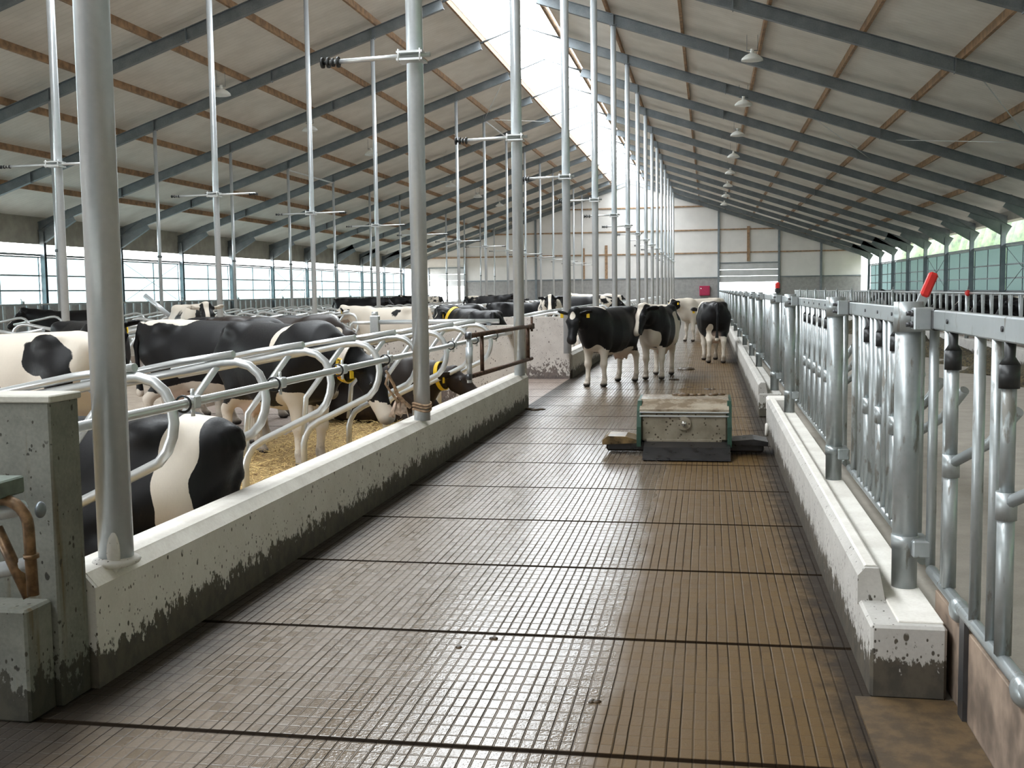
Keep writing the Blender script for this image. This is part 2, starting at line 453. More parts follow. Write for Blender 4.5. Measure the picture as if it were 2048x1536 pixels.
def side_wall(side):
    s = 1 if side == 'right' else -1; x = XR if s > 0 else XL; zb = 1.42; zt = 3.22 if s < 0 else 3.28
    bx = lambda b, d0, d1, *q: b.box(min(x+s*d0, x+s*d1), max(x+s*d0, x+s*d1), *q)
    b = bx(MB(), 0, .2, Y0, YG, -.1, zb); struct(b.build('wall_'+side, CONC_BASE))
    ztop = zsteel(x) + .5
    b = bx(MB(), .02, .12, Y0, YG, zt+.46 if s < 0 else 4.32, ztop); b.build('eave_board', EAVE, None); struct(COL.objects[-1])
    mb = MB(); ibeam(mb, (0, 0, 0), (0, 0, 1), .2, .18)
    for i, y in enumerate(FR):
        p = MB().box(-.09, .09, -.075, -.06, 0, 1).box(-.09, .09, .06, .075, 0, 1).box(-.006, .006, -.06, .06, 0, 1)
        p.v = [(a+x-s*.12, c+y, e*(zsteel(x)-.05)) for a, c, e in p.v]
        struct(p.build('wall_post', G_BEAM))
    # bright open strip: a top rail carries a rolled curtain
    for i in range(1, len(FR)-1):
        ya, yb = FR[i]+.09, FR[i+1]-.09
        w = bpy.data.objects.new('window_%d' % (i + (1 if s < 0 else 16)), None); COL.objects.link(w); struct(w)
        MB().add([(x+s*.03, ya, zb), (x+s*.03, yb, zb), (x+s*.03, yb, zt), (x+s*.03, ya, zt)], [(0, 1, 2, 3)]).build('pane', WINPANE, w)
        f = MB()
        for z in (zb+.03, zb+.55, zb+1.1, zt-.02): bx(f, -.04, .02, ya, yb, z-.028, z+.028)
        for y in (ya+.05, (ya+yb)/2+.25, yb-.05): bx(f, -.01, .025, y-.022, y+.022, zb, zt)
        bx(f, -.05, .03, ya, yb, zt+.02, zt+.10)
        f.build('window_frame', G_BEAM, w)
        if i in (5, 8, 3, 11): 
            MB().tube([(x-s*.05, ya, zb), (x-s*.05, yb, zt)], .012, 6).tube([(x-s*.05, yb, zb), (x-s*.05, ya, zt)], .012, 6).build('brace_rod', G_BEAM, w)
side_wall('left'); side_wall('right')

def end_walls():
    # gable at the far end: concrete foot, white panels above, two sectional doors
    doors = ((-23.5, -20.3), (.84, 5.62))
    edges = (XL, -23.5, -20.3, .84, 5.62, XR); zc = 2.63
    foot, up = MB(), MB()
    for x0, x1 in zip(edges[:-1], edges[1:]):
        isd = (x0, x1) in doors; zb = zc
        if isd: zb = 3.74
        else: foot.box(x0, x1, YG, YG+.2, -.1, zc)
        xs = [x0] + [q for q in (XRIDGE,) if x0 < q < x1] + [x1]
        prof = [(q, zsteel(q)+.53) for q in xs]
        up.prism([(x0, zb)] + prof + [(x1, zb)], 1, YG+.04, YG+.16)
    struct(foot.build('wall_back', CONC_BASE)); struct(up.build('wall_back', PANEL))
    for n, (x0, x1) in enumerate(doors):
        d = bpy.data.objects.new('door_%d' % (n+1), None); COL.objects.link(d); struct(d)
        b = MB()
        for z0, z1 in ((0, .52), (.54, 1.10), (2.22, 2.70), (2.72, 3.22), (3.24, 3.74)): b.box(x0+.03, x1-.03, YG+.05, YG+.10, z0, z1, .008)
        b.build('door_panel', ALU, d)
        MB().add([(x0, YG+.08, 1.10), (x1, YG+.08, 1.10), (x1, YG+.08, 2.22), (x0, YG+.08, 2.22)], [(0, 1, 2, 3)]).build('pane', DOORPANE, d)
        f = MB()
        for x in (x0, x1): f.box(x-.05, x+.05, YG-.02, YG+.06, 0, 3.8)
        f.box(x0, x1, YG-.02, YG+.06, 3.74, 3.82)
        f.box(x0, x1, YG+.04, YG+.10, 1.64, 1.69)
        if n == 0: f.box((x0+x1)/2-.03, (x0+x1)/2+.03, YG+.04, YG+.10, 1.10, 2.22)
        f.build('door_frame', G_BEAM, d)
    for n, z in enumerate((4.62, 6.48, 8.40)):
        half = (ZRIDGE + .1 - z)/SLOPE; a, c = max(XL+.1, XRIDGE-half), min(XR-.1, XRIDGE+half)
        struct(MB().box(a, c, YG-.06, YG+.04, z-.05, z+.05).build('trim_%d' % (n+1), TIMBER))
    struct(MB().box(-20.2, .8, YG-.05, YG+.04, zc-.06, zc+.03).box(5.7, XR, YG-.05, YG+.04, zc-.06, zc+.03).build('trim_4', G_BEAM))
    for x in (-20.3, -14.2, .84, 5.62, 8.9): 
        struct(MB().box(x-.08, x+.08, YG-.14, YG+.02, 0, zsteel(x)).build('wall_post', G_BEAM))
    for x, z1 in ((-10.2, 5.2), (-8.3, 5.4), (3.2, 6.7)): struct(MB().box(x-.11, x+.11, YG-.10, YG+.02, zc if x < 0 else 3.9, z1).build('wall_stud', TIMBER))
    b = MB(); ibeam(b, (XRIDGE, YG-.1, ZRIDGE), (XR, YG-.1, zsteel(XR)), .3, .15); b2 = MB(); ibeam(b2, (XRIDGE, YG-.1, ZRIDGE), (XL, YG-.1, zsteel(XL)), .3, .15)
    for q in (b, b2): struct(q.build('roof_rafter', G_BEAM))
    prof = [(XL, -.1), (XL, zsteel(XL)+.53), (XRIDGE, ZRIDGE+.53), (XR, zsteel(XR)+.53), (XR, -.1)]
    struct(MB().prism(prof, 1, Y0-.2, Y0).build('wall_front', PANEL))
end_walls()
cab = thing('wall_cabinet', 'crimson metal cabinet on the grey gable foot left of the right-hand door', 'cabinet', (-.28, YG-.14, 0))
MB().box(-.42, .42, -.14, .12, 1.16, 1.95, .02).build('body', CRIMSON, cab); MB().box(-.37, .37, -.16, -.14, 1.21, 1.90, .01).build('door', CRIMSON, cab)
MB().ell((-.29, -.165, 1.74), (.05, .02, .05)).build('lock', WHITEP, cab)

# outside: field and a hedge along the right wall
g = MB().box(-120, 120, -60, 220, -.5, -.34).build('ground', GRASS); struct(g)
for a, b_ in ((-46, XL-.05), (XR+.05, 19.0)): struct(MB().box(a, b_, -20, 120, -.36, -.12).build('bounce_apron', CONC_FEED))  # unseen paving added to bounce daylight up to the roof
def hedge():
    b = MB(); rnd = random.Random(3)
    for i in range(80):
        y = -8 + i*1.3; b.ell((17.5 + rnd.uniform(-.6, .6), y, 2.2), (1.5 + rnd.random()*.6, 1.2+rnd.random()*.5, 3.6 + rnd.random()*1.2), 10, 8)
    o = b.build('hedge', LEAF); tag(o, 'green hedge outside seen over the right-hand windows', 'hedge', None, 'stuff')
hedge()
# ------------------------------------------------------------------ posts
def post_rows():
    def arm(kind):
        """cross arm at 3.8 m; insulated reels at the end"""
        if kind == 'alley':
            a = MB().tube([(-.80, 0, .0), (.17, 0, .025)], .022, 10); rl = (-.86,)
        else:
            a = MB().tube([(-.88, 0, 0), (.88, 0, .015)], .02, 8); rl = (-.92, .92)
        a.box(-.12, .12, -.10, .10, -.035, -.015).box(-.12, .12, -.10, .10, .03, .05)
        for x in (-.1, .1): a.cyl((x, -.09, -.05), (x, -.09, .065), .012, 8)
        reels = []
        for x in rl:
            s = 1 if x > 0 else -1; q = MB().cyl((x, 0, -.002), (x - s*.17, 0, -.002), .018, 8)
            for d in (0, .055, .10, .15): q.cyl((x - s*d, 0, -.002), (x - s*(d+.02), 0, -.002), (.05 if d != .10 else .04)*(1 if kind == 'alley' else .55), 12)
            reels.append(q.mesh('insulator_reel', BLACK))
        return a.mesh('cross_arm', G_TUBE), reels
    aA, rA = arm('alley'); aB, rB = arm('mid')
    def row(name, x, r, ks, zb, arms, where, grp, arm_z=3.80):
        shaft = None
        for n, k in enumerate(ks):
            y = FR[k+1]; zt = zsteel(x) + .02
            t = thing('steel_post', '%s galvanised steel post from the camera %s' % (ORD[n], where), 'post', (x, y, zb), 0, grp)
            if shaft is None:
                shaft = MB().tube([(0, 0, 0), (0, 0, zt-zb)], r, 24).mesh('shaft', G_POST)
                foot = MB().cyl((0, 0, 0), (0, 0, .012), r*1.35, 20).cyl((0, 0, .012), (0, 0, .03), r*1.12, 20).mesh('base_plate', G_POST)
                cap = MB().box(-r*1.3, r*1.3, -r*1.3, r*1.3, zt-zb-.02, zt-zb).mesh('head_plate', G_BEAM)
            link('shaft', shaft, t); link('head_plate', cap, t)
            if arms or zb < .3: link('base_plate', foot, t)
            elif n == 0:
                MB().ell((0, 0, 0), (.105, .12, .03), 20, 8).ell((.025, -.066, .05), (.035, .018, .10), 10, 8).build('mortar_collar', CONC_CURB, t)
            if arms:
                a = link('cross_arm', aA if arms == 'alley' else aB, t, (0, -r-.025 if arms == 'alley' else -r-.02, arm_z-zb)); [link('insulator_reel', q, a) for q in (rA if arms == 'alley' else rB)]
    row('A', -2.65, .077, range(0, 16), .5, None, 'in the row along the alley curb', 'galvanised posts along the alley')
    for o in [q for q in COL.objects if q.get('group') == 'galvanised posts along the alley'][1:]:
        a = link('cross_arm', aA, o, (0, -.1, 3.82-.5)); [link('insulator_reel', q, a) for q in rA]
    row('B', -9.73, .06, range(1, 16), .14, 'mid', 'in the middle row between the cubicles', 'galvanised posts between the middle cubicles', 3.70)
    row('C', -16.75, .055, range(3, 16), .14, None, 'in the slim row near the left wall', 'slim galvanised posts near the left wall')
    # collars on the slim row
    for o in [q for q in COL.objects if q.get('group') == 'slim galvanised posts near the left wall']:
        MB().cyl((0, 0, 2.75), (0, 0, 2.82), .075, 12).build('collar', G_BEAM, o)
post_rows()

# ------------------------------------------------------------------ left: curbs, pier, partition walls
def wallpiece(name, mb, mat, label, cat, loc=None, top=None):
    o = mb.build(name, mat, None, loc); tag(o, label, cat); return o
def left_masonry():
    def curb(y0, y1):
        prof = [(-2.60, 0), (-2.60, .445), (-2.65, .50), (-2.83, .50), (-2.84, 0)]
        return MB().prism(prof, 1, y0, y1)
    o = wallpiece('concrete_curb', curb(4.2, 15.72), CONC_CURB, 'long pale concrete curb left of the alley, splashed with dung, from pier to pipe gate', 'curb')
    MB().prism([(-2.644, .497), (-2.65, .505), (-2.825, .505), (-2.83, .497)], 1, 4.22, 15.70).prism([(-2.597, .445), (-2.65, .504), (-2.652, .498), (-2.602, .44)], 1, 4.22, 15.70).build('pale_top', CONC_TOP, o)
    o = wallpiece('concrete_curb', curb(21.0, 88), CONC_CURB, 'far concrete curb left of the alley, behind the two facing cows', 'curb')
    MB().prism([(-2.644, .497), (-2.65, .505), (-2.825, .505), (-2.83, .497)], 1, 21.02, 87.9).build('pale_top', CONC_TOP, o)
    # pier next to the camera
    p = thing('concrete_pier', 'dung-stained grey concrete pier at the near end of the left curb', 'pier', (0, 0, 0))
    MB().box(-4.6, -2.63, 3.98, 4.19, 0, 1.275, .008).build('upright', CONC_PIER, p)
    MB().box(-4.6, -2.66, 3.80, 3.98, 0, .46, .01).build('plinth', CONC_PIER, p)
    MB().box(-4.6, -2.62, 3.97, 4.20, 1.27, 1.30, .005).build('cap_slab', concrete('pale_pier_top', (.44, .43, .38), (.60, .58, .52)), p)
    # crossover walls
    prof = [(-2.66, 0), (-2.66, 1.20), (-4.12, 1.20), (-4.72, .98), (-5.05, .98), (-5.05, 0)]
    wallpiece('concrete_wall', MB().prism(prof, 1, 15.75, 15.95), CONC_WALL, 'pale concrete partition wall behind the pipe gate at the end of the near cubicles', 'wall')
    prof = [(-2.63, 0), (-2.63, 1.20), (-5.05, 1.20), (-5.05, 0)]
    wallpiece('concrete_wall', MB().prism(prof, 1, 20.80, 21.0), CONC_WALL, 'splashed concrete partition wall beyond the crossover, left of the facing black cow', 'wall')
left_masonry()

# pipe work left of the pier
gp = thing('pipe_gate', 'old pipe gate with a brown bent tube in front of the near concrete pier', 'gate', (0, 0, 0))
MB().tube([(-4.6, 3.62, .50), (-2.52, 3.62, .915)], .03, 12).build('upper_rail', G_POST, gp)
MB().tube([(-4.6, 3.62, .28), (-2.50, 3.62, .70)], .03, 12).build('lower_rail', G_POST, gp)
pts = [(-3.2, 3.56, .88), (-2.56, 3.56, .955)] + [(-2.56+.10*math.sin(R(a)), 3.56, .855+.10*math.cos(R(a))) for a in range(15, 91, 15)] + [(-2.455, 3.56, .60)]
MB().tube(pts, .021, 12).cyl((-2.455, 3.56, .74), (-2.455, 3.56, .755), .028, 12).build('bent_tube', BRASS, gp)
MB().tube([(-2.62, 3.60, .84), (-2.50, 3.60, .58)], .022, 10).build('brace', BRASS, gp)
MB().ell((-2.475, 3.66, .90), (.016, .03, .032), 12, 8).build('end_knob', G_BEAM, gp)
MB().box(-3.1, -2.535, 3.5, 3.66, .965, 1.03, .006).build('cover_box', GREENBOX, gp)

# ------------------------------------------------------------------ cubicle dividers
def divider_meshes():
    # local frame: x towards the alley (front end at x = 0), z from the bed
    top = [(0, 0, .86)]
    z0 = -.14
    def P(x, z): return (x, 0, z + z0)
    loop = [P(-1.28, 1.067), P(-.55, 1.195)]
    loop += [P(-.30, 1.245), P(-.20, 1.25), P(-.11, 1.225), P(-.045, 1.17), P(-.012, 1.10), P(0, 1.0), P(-.012, .92), P(-.045, .84), P(-.10, .775), P(-.18, .735)]
    loop += [P(-.43, .615), P(-.58, .545), P(-.665, .49), P(-.71, .42), P(-.735, .34), P(-.74, .02)]
    a = MB().tube(loop, .030, 12).mesh('hoop', G_TUBE)
    b = MB().tube([P(-1.33, 1.11), P(-.60, 1.252), P(-.22, 1.305)], .024, 10, True, False, 1.5).mesh('upper_rail', G_TUBE)
    c = MB().tube([P(-.335, 1.232), P(-.70, .76), P(-.735, .42)], .026, 10).mesh('strut', G_TUBE)
    return a, b, c
def dividers():
    h, r, s = divider_meshes()
    def one(y, x, zb, rz, label, grp, full=True):
        t = thing('cubicle_divider', label, 'cubicle divider', (x, y, zb), rz, grp)
        link('hoop', h, t)
        if full: link('upper_rail', r, t); link('strut', s, t)
        return t
    ys = [5.53 + 1.275*k for k in range(8)]
    for n, y in enumerate(ys):
        one(y, -2.90, .14, 0, 'galvanised hoop cubicle divider by the near curb, %s from the camera' % ORD[n], 'near cubicle dividers')
    n = 0
    for k in range(40):
        y = 22.1 + 1.275*k
        one(y, -2.90, .14, 0, ('%s hoop divider behind the far left curb, beyond the splashed wall' % ORD[k]) if k < 12 else 'distant hoop divider of the row receding behind the far left curb', 'far cubicle dividers along the alley', k < 18)
    for k in range(50):
        y = 8.2 + 1.275*k
        one(y, -7.75, .14, 0, ('%s hoop divider from the camera on the near side of the middle cubicles' % ORD[k]) if k < 16 else 'distant hoop divider on the near side of the middle cubicles', 'middle cubicle dividers', k < 22)
    for k in range(36):
        y = 14.3 + 1.275*k
        one(y, -11.75, .14, math.pi, 'galvanised hoop divider on the far side of the middle cubicles', 'middle cubicle dividers, far side', False)
    for k in range(28):
        y = 21.0 + 1.275*k
        one(y, -15.1, .14, 0, 'galvanised hoop divider of the cubicles near the left wall', 'left cubicle dividers', False)
    # neck rail bolted to the front of the near hoops
    nr = thing('neck_rail', 'long galvanised neck rail clamped along the near cubicle hoops', 'rail', (-2.855, 0, 1.10))
    MB().tube([(0, 4.22, 0), (0, 15.2, 0)], .026, 12).build('rail', G_TUBE, nr)
    MB().box(-.06, .02, 15.2, 15.75, -.028, .03, .006).build('end_bracket', G_TUBE, nr)
    u = MB().tube([(.045*math.cos(a), -.012, .045*math.sin(a)) for a in [R(d) for d in range(0, 360, 24)]], .007, 6, closed=True).mesh('clamp', BLACK)
    cl = MB().box(-.035, .035, .05, .13, -.035, .038, .008).cyl((0, .09, .03), (0, .09, .075), .012, 8).cyl((0, .09, -.08), (0, .09, -.03), .012, 8).mesh('coupling', G_TUBE)
    for y in ys: link('clamp', u, nr, (0, y+.04, 0)); link('coupling', cl, nr, (0, y+.05, 0))
    nr2 = thing('neck_rail', 'distant neck rail along the hoops behind the far left curb', 'rail', (-2.855, 0, 1.10)); MB().tube([(0, 21.1, 0), (0, 76, 0)], .026, 8).build('rail', G_TUBE, nr2)
dividers()

# top pipe on the partition wall and its post
tp = thing('top_pipe', 'shiny horizontal pipe above the partition wall at the end of the near cubicles', 'pipe', (0, 15.85, 0))
MB().tube([(-4.92, 0, 1.262), (-3.05, 0, 1.262)], .034, 12).build('tube', G_TUBE, tp)
MB().box(-5.03, -4.90, -.06, .06, .98, 1.36, .01).cyl((-4.965, -.0, 1.36), (-4.965, 0, 1.42), .05, 12).build('bracket_post', G_TUBE, tp)
MB().tube([(-4.90, -.03, 1.25), (-5.3, -.03, 1.255), (-5.33, -.03, 1.23), (-5.335, -.03, 1.15)], .026, 10).build('elbow_tube', G_TUBE, tp)
for x in (-3.75, -3.2): MB().box(x-.03, x+.03, -.05, .05, 1.19, 1.235).build('saddle', G_BEAM, tp)

# rusty gate folded along the alley
rg = thing('pipe_gate', 'rusty two-bar pipe gate at the end of the near curb beside the alley', 'gate', (-2.585, 0, 0))
MB().tube([(0, 11.68, 1.215), (0, 15.95, 1.185)], .028, 12).build('top_bar', RUST, rg)
MB().tube([(0, 11.68, .765), (0, 15.95, .70)], .028, 12).build('bottom_bar', RUST, rg)
MB().tube([(0, 12.35, .74), (0, 12.35, 1.21)], .024, 12).build('stile', RUST, rg)
MB().tube([(0, 15.62, .70), (0, 15.62, 1.20)], .03, 12).build('stile', RUST, rg)
MB().tube([(-.0, 11.66, .70), (0, 11.66, 1.26)], .030, 14).cyl((0, 11.66, .92), (0, 11.66, 1.09), .04, 14).build('latch_sleeve', G_POST, rg)
for z in (1.215, .765): MB().cyl((.03, 11.62, z), (-.03, 11.62, z), .035, 14).build('tube_end', DARKSTEEL, rg)
MB().box(-.02, .02, 15.9, 16.15, 1.13, 1.22, .01).cyl((0, 16.0, 1.1), (0, 16.0, 1.32), .018, 8).build('hinge', RUST, rg)

# straw
def straw():
    rnd = random.Random(5)
    b = MB(); nx, ny = 16, 90; xs = [-4.9 + 2.05*i/nx for i in range(nx+1)]; ys = [4.25 + 11.45*j/ny for j in range(ny+1)]
    vs = [(x, y, .145 + rnd.random()*.04 - .11 + .10*max(0, 1-abs(x+3.25)/.55)*(.6+.4*math.sin(y*2.3))) for y in ys for x in xs]
    fs = [(j*(nx+1)+i, j*(nx+1)+i+1, (j+1)*(nx+1)+i+1, (j+1)*(nx+1)+i) for j in range(ny) for i in range(nx)]
    b.add(vs, fs, True); o = b.build('straw_bedding', STRAWBED); tag(o, 'loose straw bedding on the near cubicle beds behind the left curb', 'straw', None, 'stuff')
    b = MB()
    for k in range(5200):
        y = 4.3 + 11.3*rnd.random()**1.3; x = -2.9 - 1.7*rnd.random()**1.2; a = rnd.uniform(0, math.pi); l = rnd.uniform(.02, .055); w = .0035
        z = .06 + .10*max(0, 1-abs(x+3.25)/.55)*(.6+.4*math.sin(y*2.3)) + rnd.uniform(0, .035); t = rnd.uniform(-.5, .5)
        c, s = math.cos(a), math.sin(a); p = Vector((x, y, z)); d = Vector((c*l, s*l, t*l)); q = Vector((-s*w, c*w, 0)); u = Vector((0, 0, w))
        b.add([p-d-q, p+d-q, p+d+q, p-d+q, p-d+u, p+d+u], [(0, 1, 2, 3), (0, 4, 5, 1), (3, 2, 5, 4)])
    o = b.build('straw_blades', STRAW); tag(o, 'scattered bright straw stalks lying on the near bedding', 'straw', None, 'stuff')
straw()

# frayed rope and rag by the second post
rp = thing('frayed_rope', 'frayed pinkish rope with a pale rag hanging from a hoop beside the second post', 'rope', (0, 0, 0))
pts = [(-2.86, 9.42, 1.00), (-2.83, 9.45, .93), (-2.81, 9.5, .86), (-2.80, 9.55, .78), (-2.76, 9.62, .70), (-2.72, 9.7, .64)]
MB().tube(pts, [.012, .016, .014, .018, .02, .018], 8).tube([(-2.84, 9.43, .97), (-2.86, 9.40, .88), (-2.83, 9.46, .80), (-2.79, 9.56, .70)], .012, 6).build('strand', ROPE, rp)
coil = MB()
for z in (.60, .63, .655): coil.tube([(-2.65+.085*math.cos(R(a)), 9.864+.085*math.sin(R(a)), z+.012*math.sin(R(a*2))) for a in range(0, 360, 20)], .011, 6, closed=True)
coil.build('coil', ROPE, rp)
rag = MB(); n = 9; m = 6
vs = [(-2.80 + (i/(n-1)-.5)*.13*(.3+j/(m-1)) + .012*math.sin(i*1.9), 9.58 + .03*math.sin(i*2.3+j) + (i/(n-1))*.06, .74 - .17*j/(m-1) - .02*math.sin(i*1.7)) for j in range(m) for i in range(n)]
fs = [(j*n+i, j*n+i+1, (j+1)*n+i+1, (j+1)*n+i) for j in range(m-1) for i in range(n-1)]
rag.add(vs, fs, True); rg2 = rag.build('rag', CLOTH, rp); sm = rg2.modifiers.new('thick', 'SOLIDIFY'); sm.thickness = .008

# ------------------------------------------------------------------ right curb and feed fence
def right_curb():
    def run(y0, y1, lip0, lip1):
        b = MB().box(.66, .96, y0, y1, 0, .31, .012)
        b2 = MB().prism([(.655, .29), (.655, .42), (.685, .455), (.745, .455), (.775, .30)], 1, lip0, lip1)
        return b, b2
    b, l = run(4.55, 12.75, 4.92, 12.6)
    o = b.build('concrete_curb', CONC_CURB2); tag(o, 'pale stepped concrete curb under the near feed fence right of the alley', 'curb')
    l.build('raised_lip', CONC_CURB2, o)
    MB().box(.656, .90, 12.42, 12.76, .30, .465, .02).build('end_block', CONC_TOP, o)
    MB().box(.775, .955, 4.6, 12.4, .305, .318, .004).build('pale_top', CONC_TOP, o)
    MB().prism([(.685, .456), (.745, .456), (.735, .462), (.695, .462)], 1, 4.95, 12.5).build('lip_top', CONC_TOP, o)
    b, l = run(14.6, 88, 14.62, 87.9); o = b.build('concrete_curb', CONC_CURB2); tag(o, 'far concrete curb under the feed fence beyond the gap, right of the walking cow', 'curb'); l.build('raised_lip', CONC_CURB2, o)
    o = MB().box(6.05, 6.30, 14, 88, 0, .42, .01).build('concrete_curb', CONC_CURB2); tag(o, 'pale concrete curb under the far feed fence across the feed passage', 'curb')
    o = MB().tube([(.645, 12.35 + .055*math.cos(R(a)), .12 + .06*math.sin(R(a))) for a in range(0, 360, 20)], .016, 8, closed=True).build('tether_ring', CONC_TOP); tag(o, 'small whitish ring on the end of the near right curb behind the scraper', 'ring')
    bd = thing('plywood_board', 'dirty plywood kick board under the nearest fence panel at right', 'board', (1.0, 0, 0))
    MB().box(-.012, .012, 1.2, 4.95, .0, .36, .003).build('sheet', BOARD, bd)
    MB().box(-.03, -.012, 4.32, 4.40, 0, .42).build('batten', DARKSTEEL, bd)
right_curb()

def fence():
    X = .93; ZR0, ZR1 = 1.505, 1.59
    posts = [5.15, 8.02, 12.35, 15.1, 19.7, 22.9, 27.3, 32.0, 36.7, 41.4, 46.1, 50.8, 55.5, 60.2, 65, 70, 75, 80, 85]
    sh = {}
    for zb in (.31, .0):
        sh[zb] = MB().tube([(0, 0, 0), (0, 0, 1.62-zb)], .056, 24).mesh('shaft', G_FENCE)
    cap = MB().cyl((0, 0, 1.30), (0, 0, 1.315), .06, 20)
    clamp = MB().cyl((0, 0, 1.49), (0, 0, 1.625), .064, 24).box(.0, .09, -.14, .14, 1.50, 1.60, .006).mesh('top_clamp', G_FENCE)
    bolts = MB()
    for y in (-.115, .115):
        for z in (1.525, 1.575): bolts.cyl((-.012, y, z), (.012, y, z), .014, 8).cyl((.03-.06, y, z), (.0, y, z), .010, 8)
    bolts = bolts.mesh('bolts', DARKSTEEL)
    low = MB().cyl((0, 0, .50), (0, 0, .56), .060, 24).box(.02, .10, -.09, .09, .47, .55, .008).mesh('low_clamp', G_FENCE)
    lev = MB().box(-.02, .02, -.012, .012, 0, .06).mesh('lever_plate', G_FENCE)
    grip = MB().box(-.02, .02, -.022, .022, 0, .115, .009).mesh('lever_grip', RED)
    for n, y in enumerate(posts):
        zb = .31
        t = thing('fence_post', '%s round fence post from the camera on the right curb' % ORD[n] + (', with red lever' if n == 0 else ''), 'post', (X-.04, y, 0), 0, 'feed fence posts on the alley side')
        o = link('shaft', sh[zb], t, (0, 0, zb)); link('top_clamp', clamp, t); link('bolts', bolts, t); link('low_clamp', low, t)
        if n == 0:
            MB().cyl((0, 0, .312), (0, 0, .36), .05, 16).build('base_stub', DARKSTEEL, t)
            l = link('locking_lever', lev, t, (.045, .0, 1.60)); l.rotation_euler = (0, R(22), 0); l['label'] = 'locking lever with red grip'
            g = link('grip', grip, l, (0, 0, .05))
        if n == 3:
            l = link('locking_lever', lev, t, (.03, 0, 1.60)); MB().box(-.03, .03, -.10, .10, .03, .09, .01).build('pivot', BLACK, l); link('grip', MB().box(-.03, .03, -.04, .04, 0, .09, .015).mesh('lever_grip', RED), l, (0, -.02, .08)); l['label'] = 'locking lever with a small red grip'
    # one panel, built per bay length
    def panel(t, L, dense, simple=False):
        rail = MB().box(-.024, .024, .16, L-.16, ZR0, ZR1, .006); rail.build('top_rail', G_FENCE, t)
        cb = MB()
        for y in (.135, L-.135): cb.box(-.03, .03, y-.03, y+.03, ZR0-.005, ZR1+.005, .008)
        cb.build('end_cap', BLACK, t)
        MB().tube([(0, .10, .42), (0, L-.10, .42)], .026, 12).build('bottom_rail', G_FENCE, t)
        return
    BAR = MB().tube([(0, 0, .43), (0, 0, 1.51)], .0215, 12).mesh('bar', G_FENCE)
    YOKE = MB().tube([(0, 0, .44), (0, 0, .98)], .029, 12).cyl((0, 0, .905), (0, 0, 1.0), .035, 14).mesh('yoke_sleeve', G_FENCE)
    YOKU = MB().tube([(0, 0, .97), (0, 0, 1.40)], .025, 12).mesh('yoke_bar', G_FENCE)
    YARM = MB().tube([(0, 0, .96), (.10, -.22, 1.08), (.16, -.36, 1.22)], .022, 10).ell((0, .035, .985), (.012, .02, .035), 8, 6).mesh('swing_arm', G_FENCE)
    YCAP = MB().cyl((0, 0, 1.35), (0, 0, 1.43), .034, 14).tube([(0, 0, 1.43), (0, 0, 1.455), (0, 0, 1.51)], [.034, .018, .020], 12).mesh('stop_cap', BLACK)
    RB = MB()
    for k in range(1): RB.cyl((-.03, 0, 1.548), (-.02, 0, 1.548), .010, 8)
    RB = RB.mesh('rail_bolt', DARKSTEEL)
    def bars(t, L, far):
        y = .25; pat = 0
        while y < L - .16:
            link('bar', BAR, t, (0, y, 0))
            y2 = y + .33
            if not far and y2 < L-.30:
                link('yoke_sleeve', YOKE, t, (0, y+.17, 0)); u = link('yoke_bar', YOKU, t, (0, y+.17, 0)); link('stop_cap', YCAP, t, (0, y+.17, 0)); link('swing_arm', YARM, t, (0, y+.17, 0)); link('rail_bolt', RB, t, (0, y+.17, 0))
                link('bar', BAR, t, (0, y+.33, 0)); y += .50
            else: y += .21 if far else .30
    spans = [(1.3, 5.15, 'nearest feed fence panel, running out of the picture at right')]
    for n in range(len(posts)-1):
        spans.append((posts[n], posts[n+1], 'galvanised fence panel on the right curb just beyond the %s post from the camera' % ORD[n]))
    for n, (a, b, lab) in enumerate(spans):
        t = thing('feed_fence_panel', lab, 'fence panel', (X+.06, a, 0), 0, 'feed fence panels on the alley side'); panel(t, b-a, n < 4)
        if n == 0:
            # the panel by the camera: bars exactly as seen
            for y in (3.78, 3.47, 2.95, 2.70, 2.2, 1.95): link('bar', BAR, t, (0, y-.0, 0))
            for y in (3.40, 2.55, 1.7):
                link('yoke_sleeve', YOKE, t, (0, y, 0)); link('yoke_bar', YOKU, t, (0, y, 0)); link('stop_cap', YCAP, t, (0, y, 0)); link('swing_arm', YARM, t, (0, y, 0)); link('rail_bolt', RB, t, (0, y, 0))
            bt = MB()
            MB().tube([(.02, 3.6, .42), (.02, 3.6, 1.5)], .008, 6).build('cable', BLACK, t)
            for y in (3.2, 2.3): MB().ell((0, y, .40), (.04, .07, .05), 10, 8).build('weld_foot', G_FENCE, t)
        else: bars(t, b-a, n > 3)
    # far fence across the feed passage
    X2 = 6.2; me = {}
    L = 5.4
    mb = MB().tube([(0, 0, 1.51), (0, L, 1.51)], .03, 8); top = mb.mesh('top_rail', G_FENCE)
    bot = MB().tube([(0, 0, .55), (0, L, .55)], .026, 8).mesh('bottom_rail', G_FENCE)
    bar = MB().box(-.02, .02, -.055, .055, .55, 1.50).mesh('bar', G_FENCE); yb = MB().tube([(0, 0, .55), (0, -.10, 1.0), (0, -.02, 1.48)], .022, 8).mesh('yoke_bar', G_FENCE)
    sh2 = MB().tube([(0, 0, .42), (0, 0, 1.56)], .05, 12).mesh('shaft', G_FENCE); hd = MB().box(-.03, .05, -.05, .05, 1.5, 1.60, .01).tube([(0, 0, 1.58), (0, -.08, 1.68)], .012, 6).mesh('latch', G_FENCE)
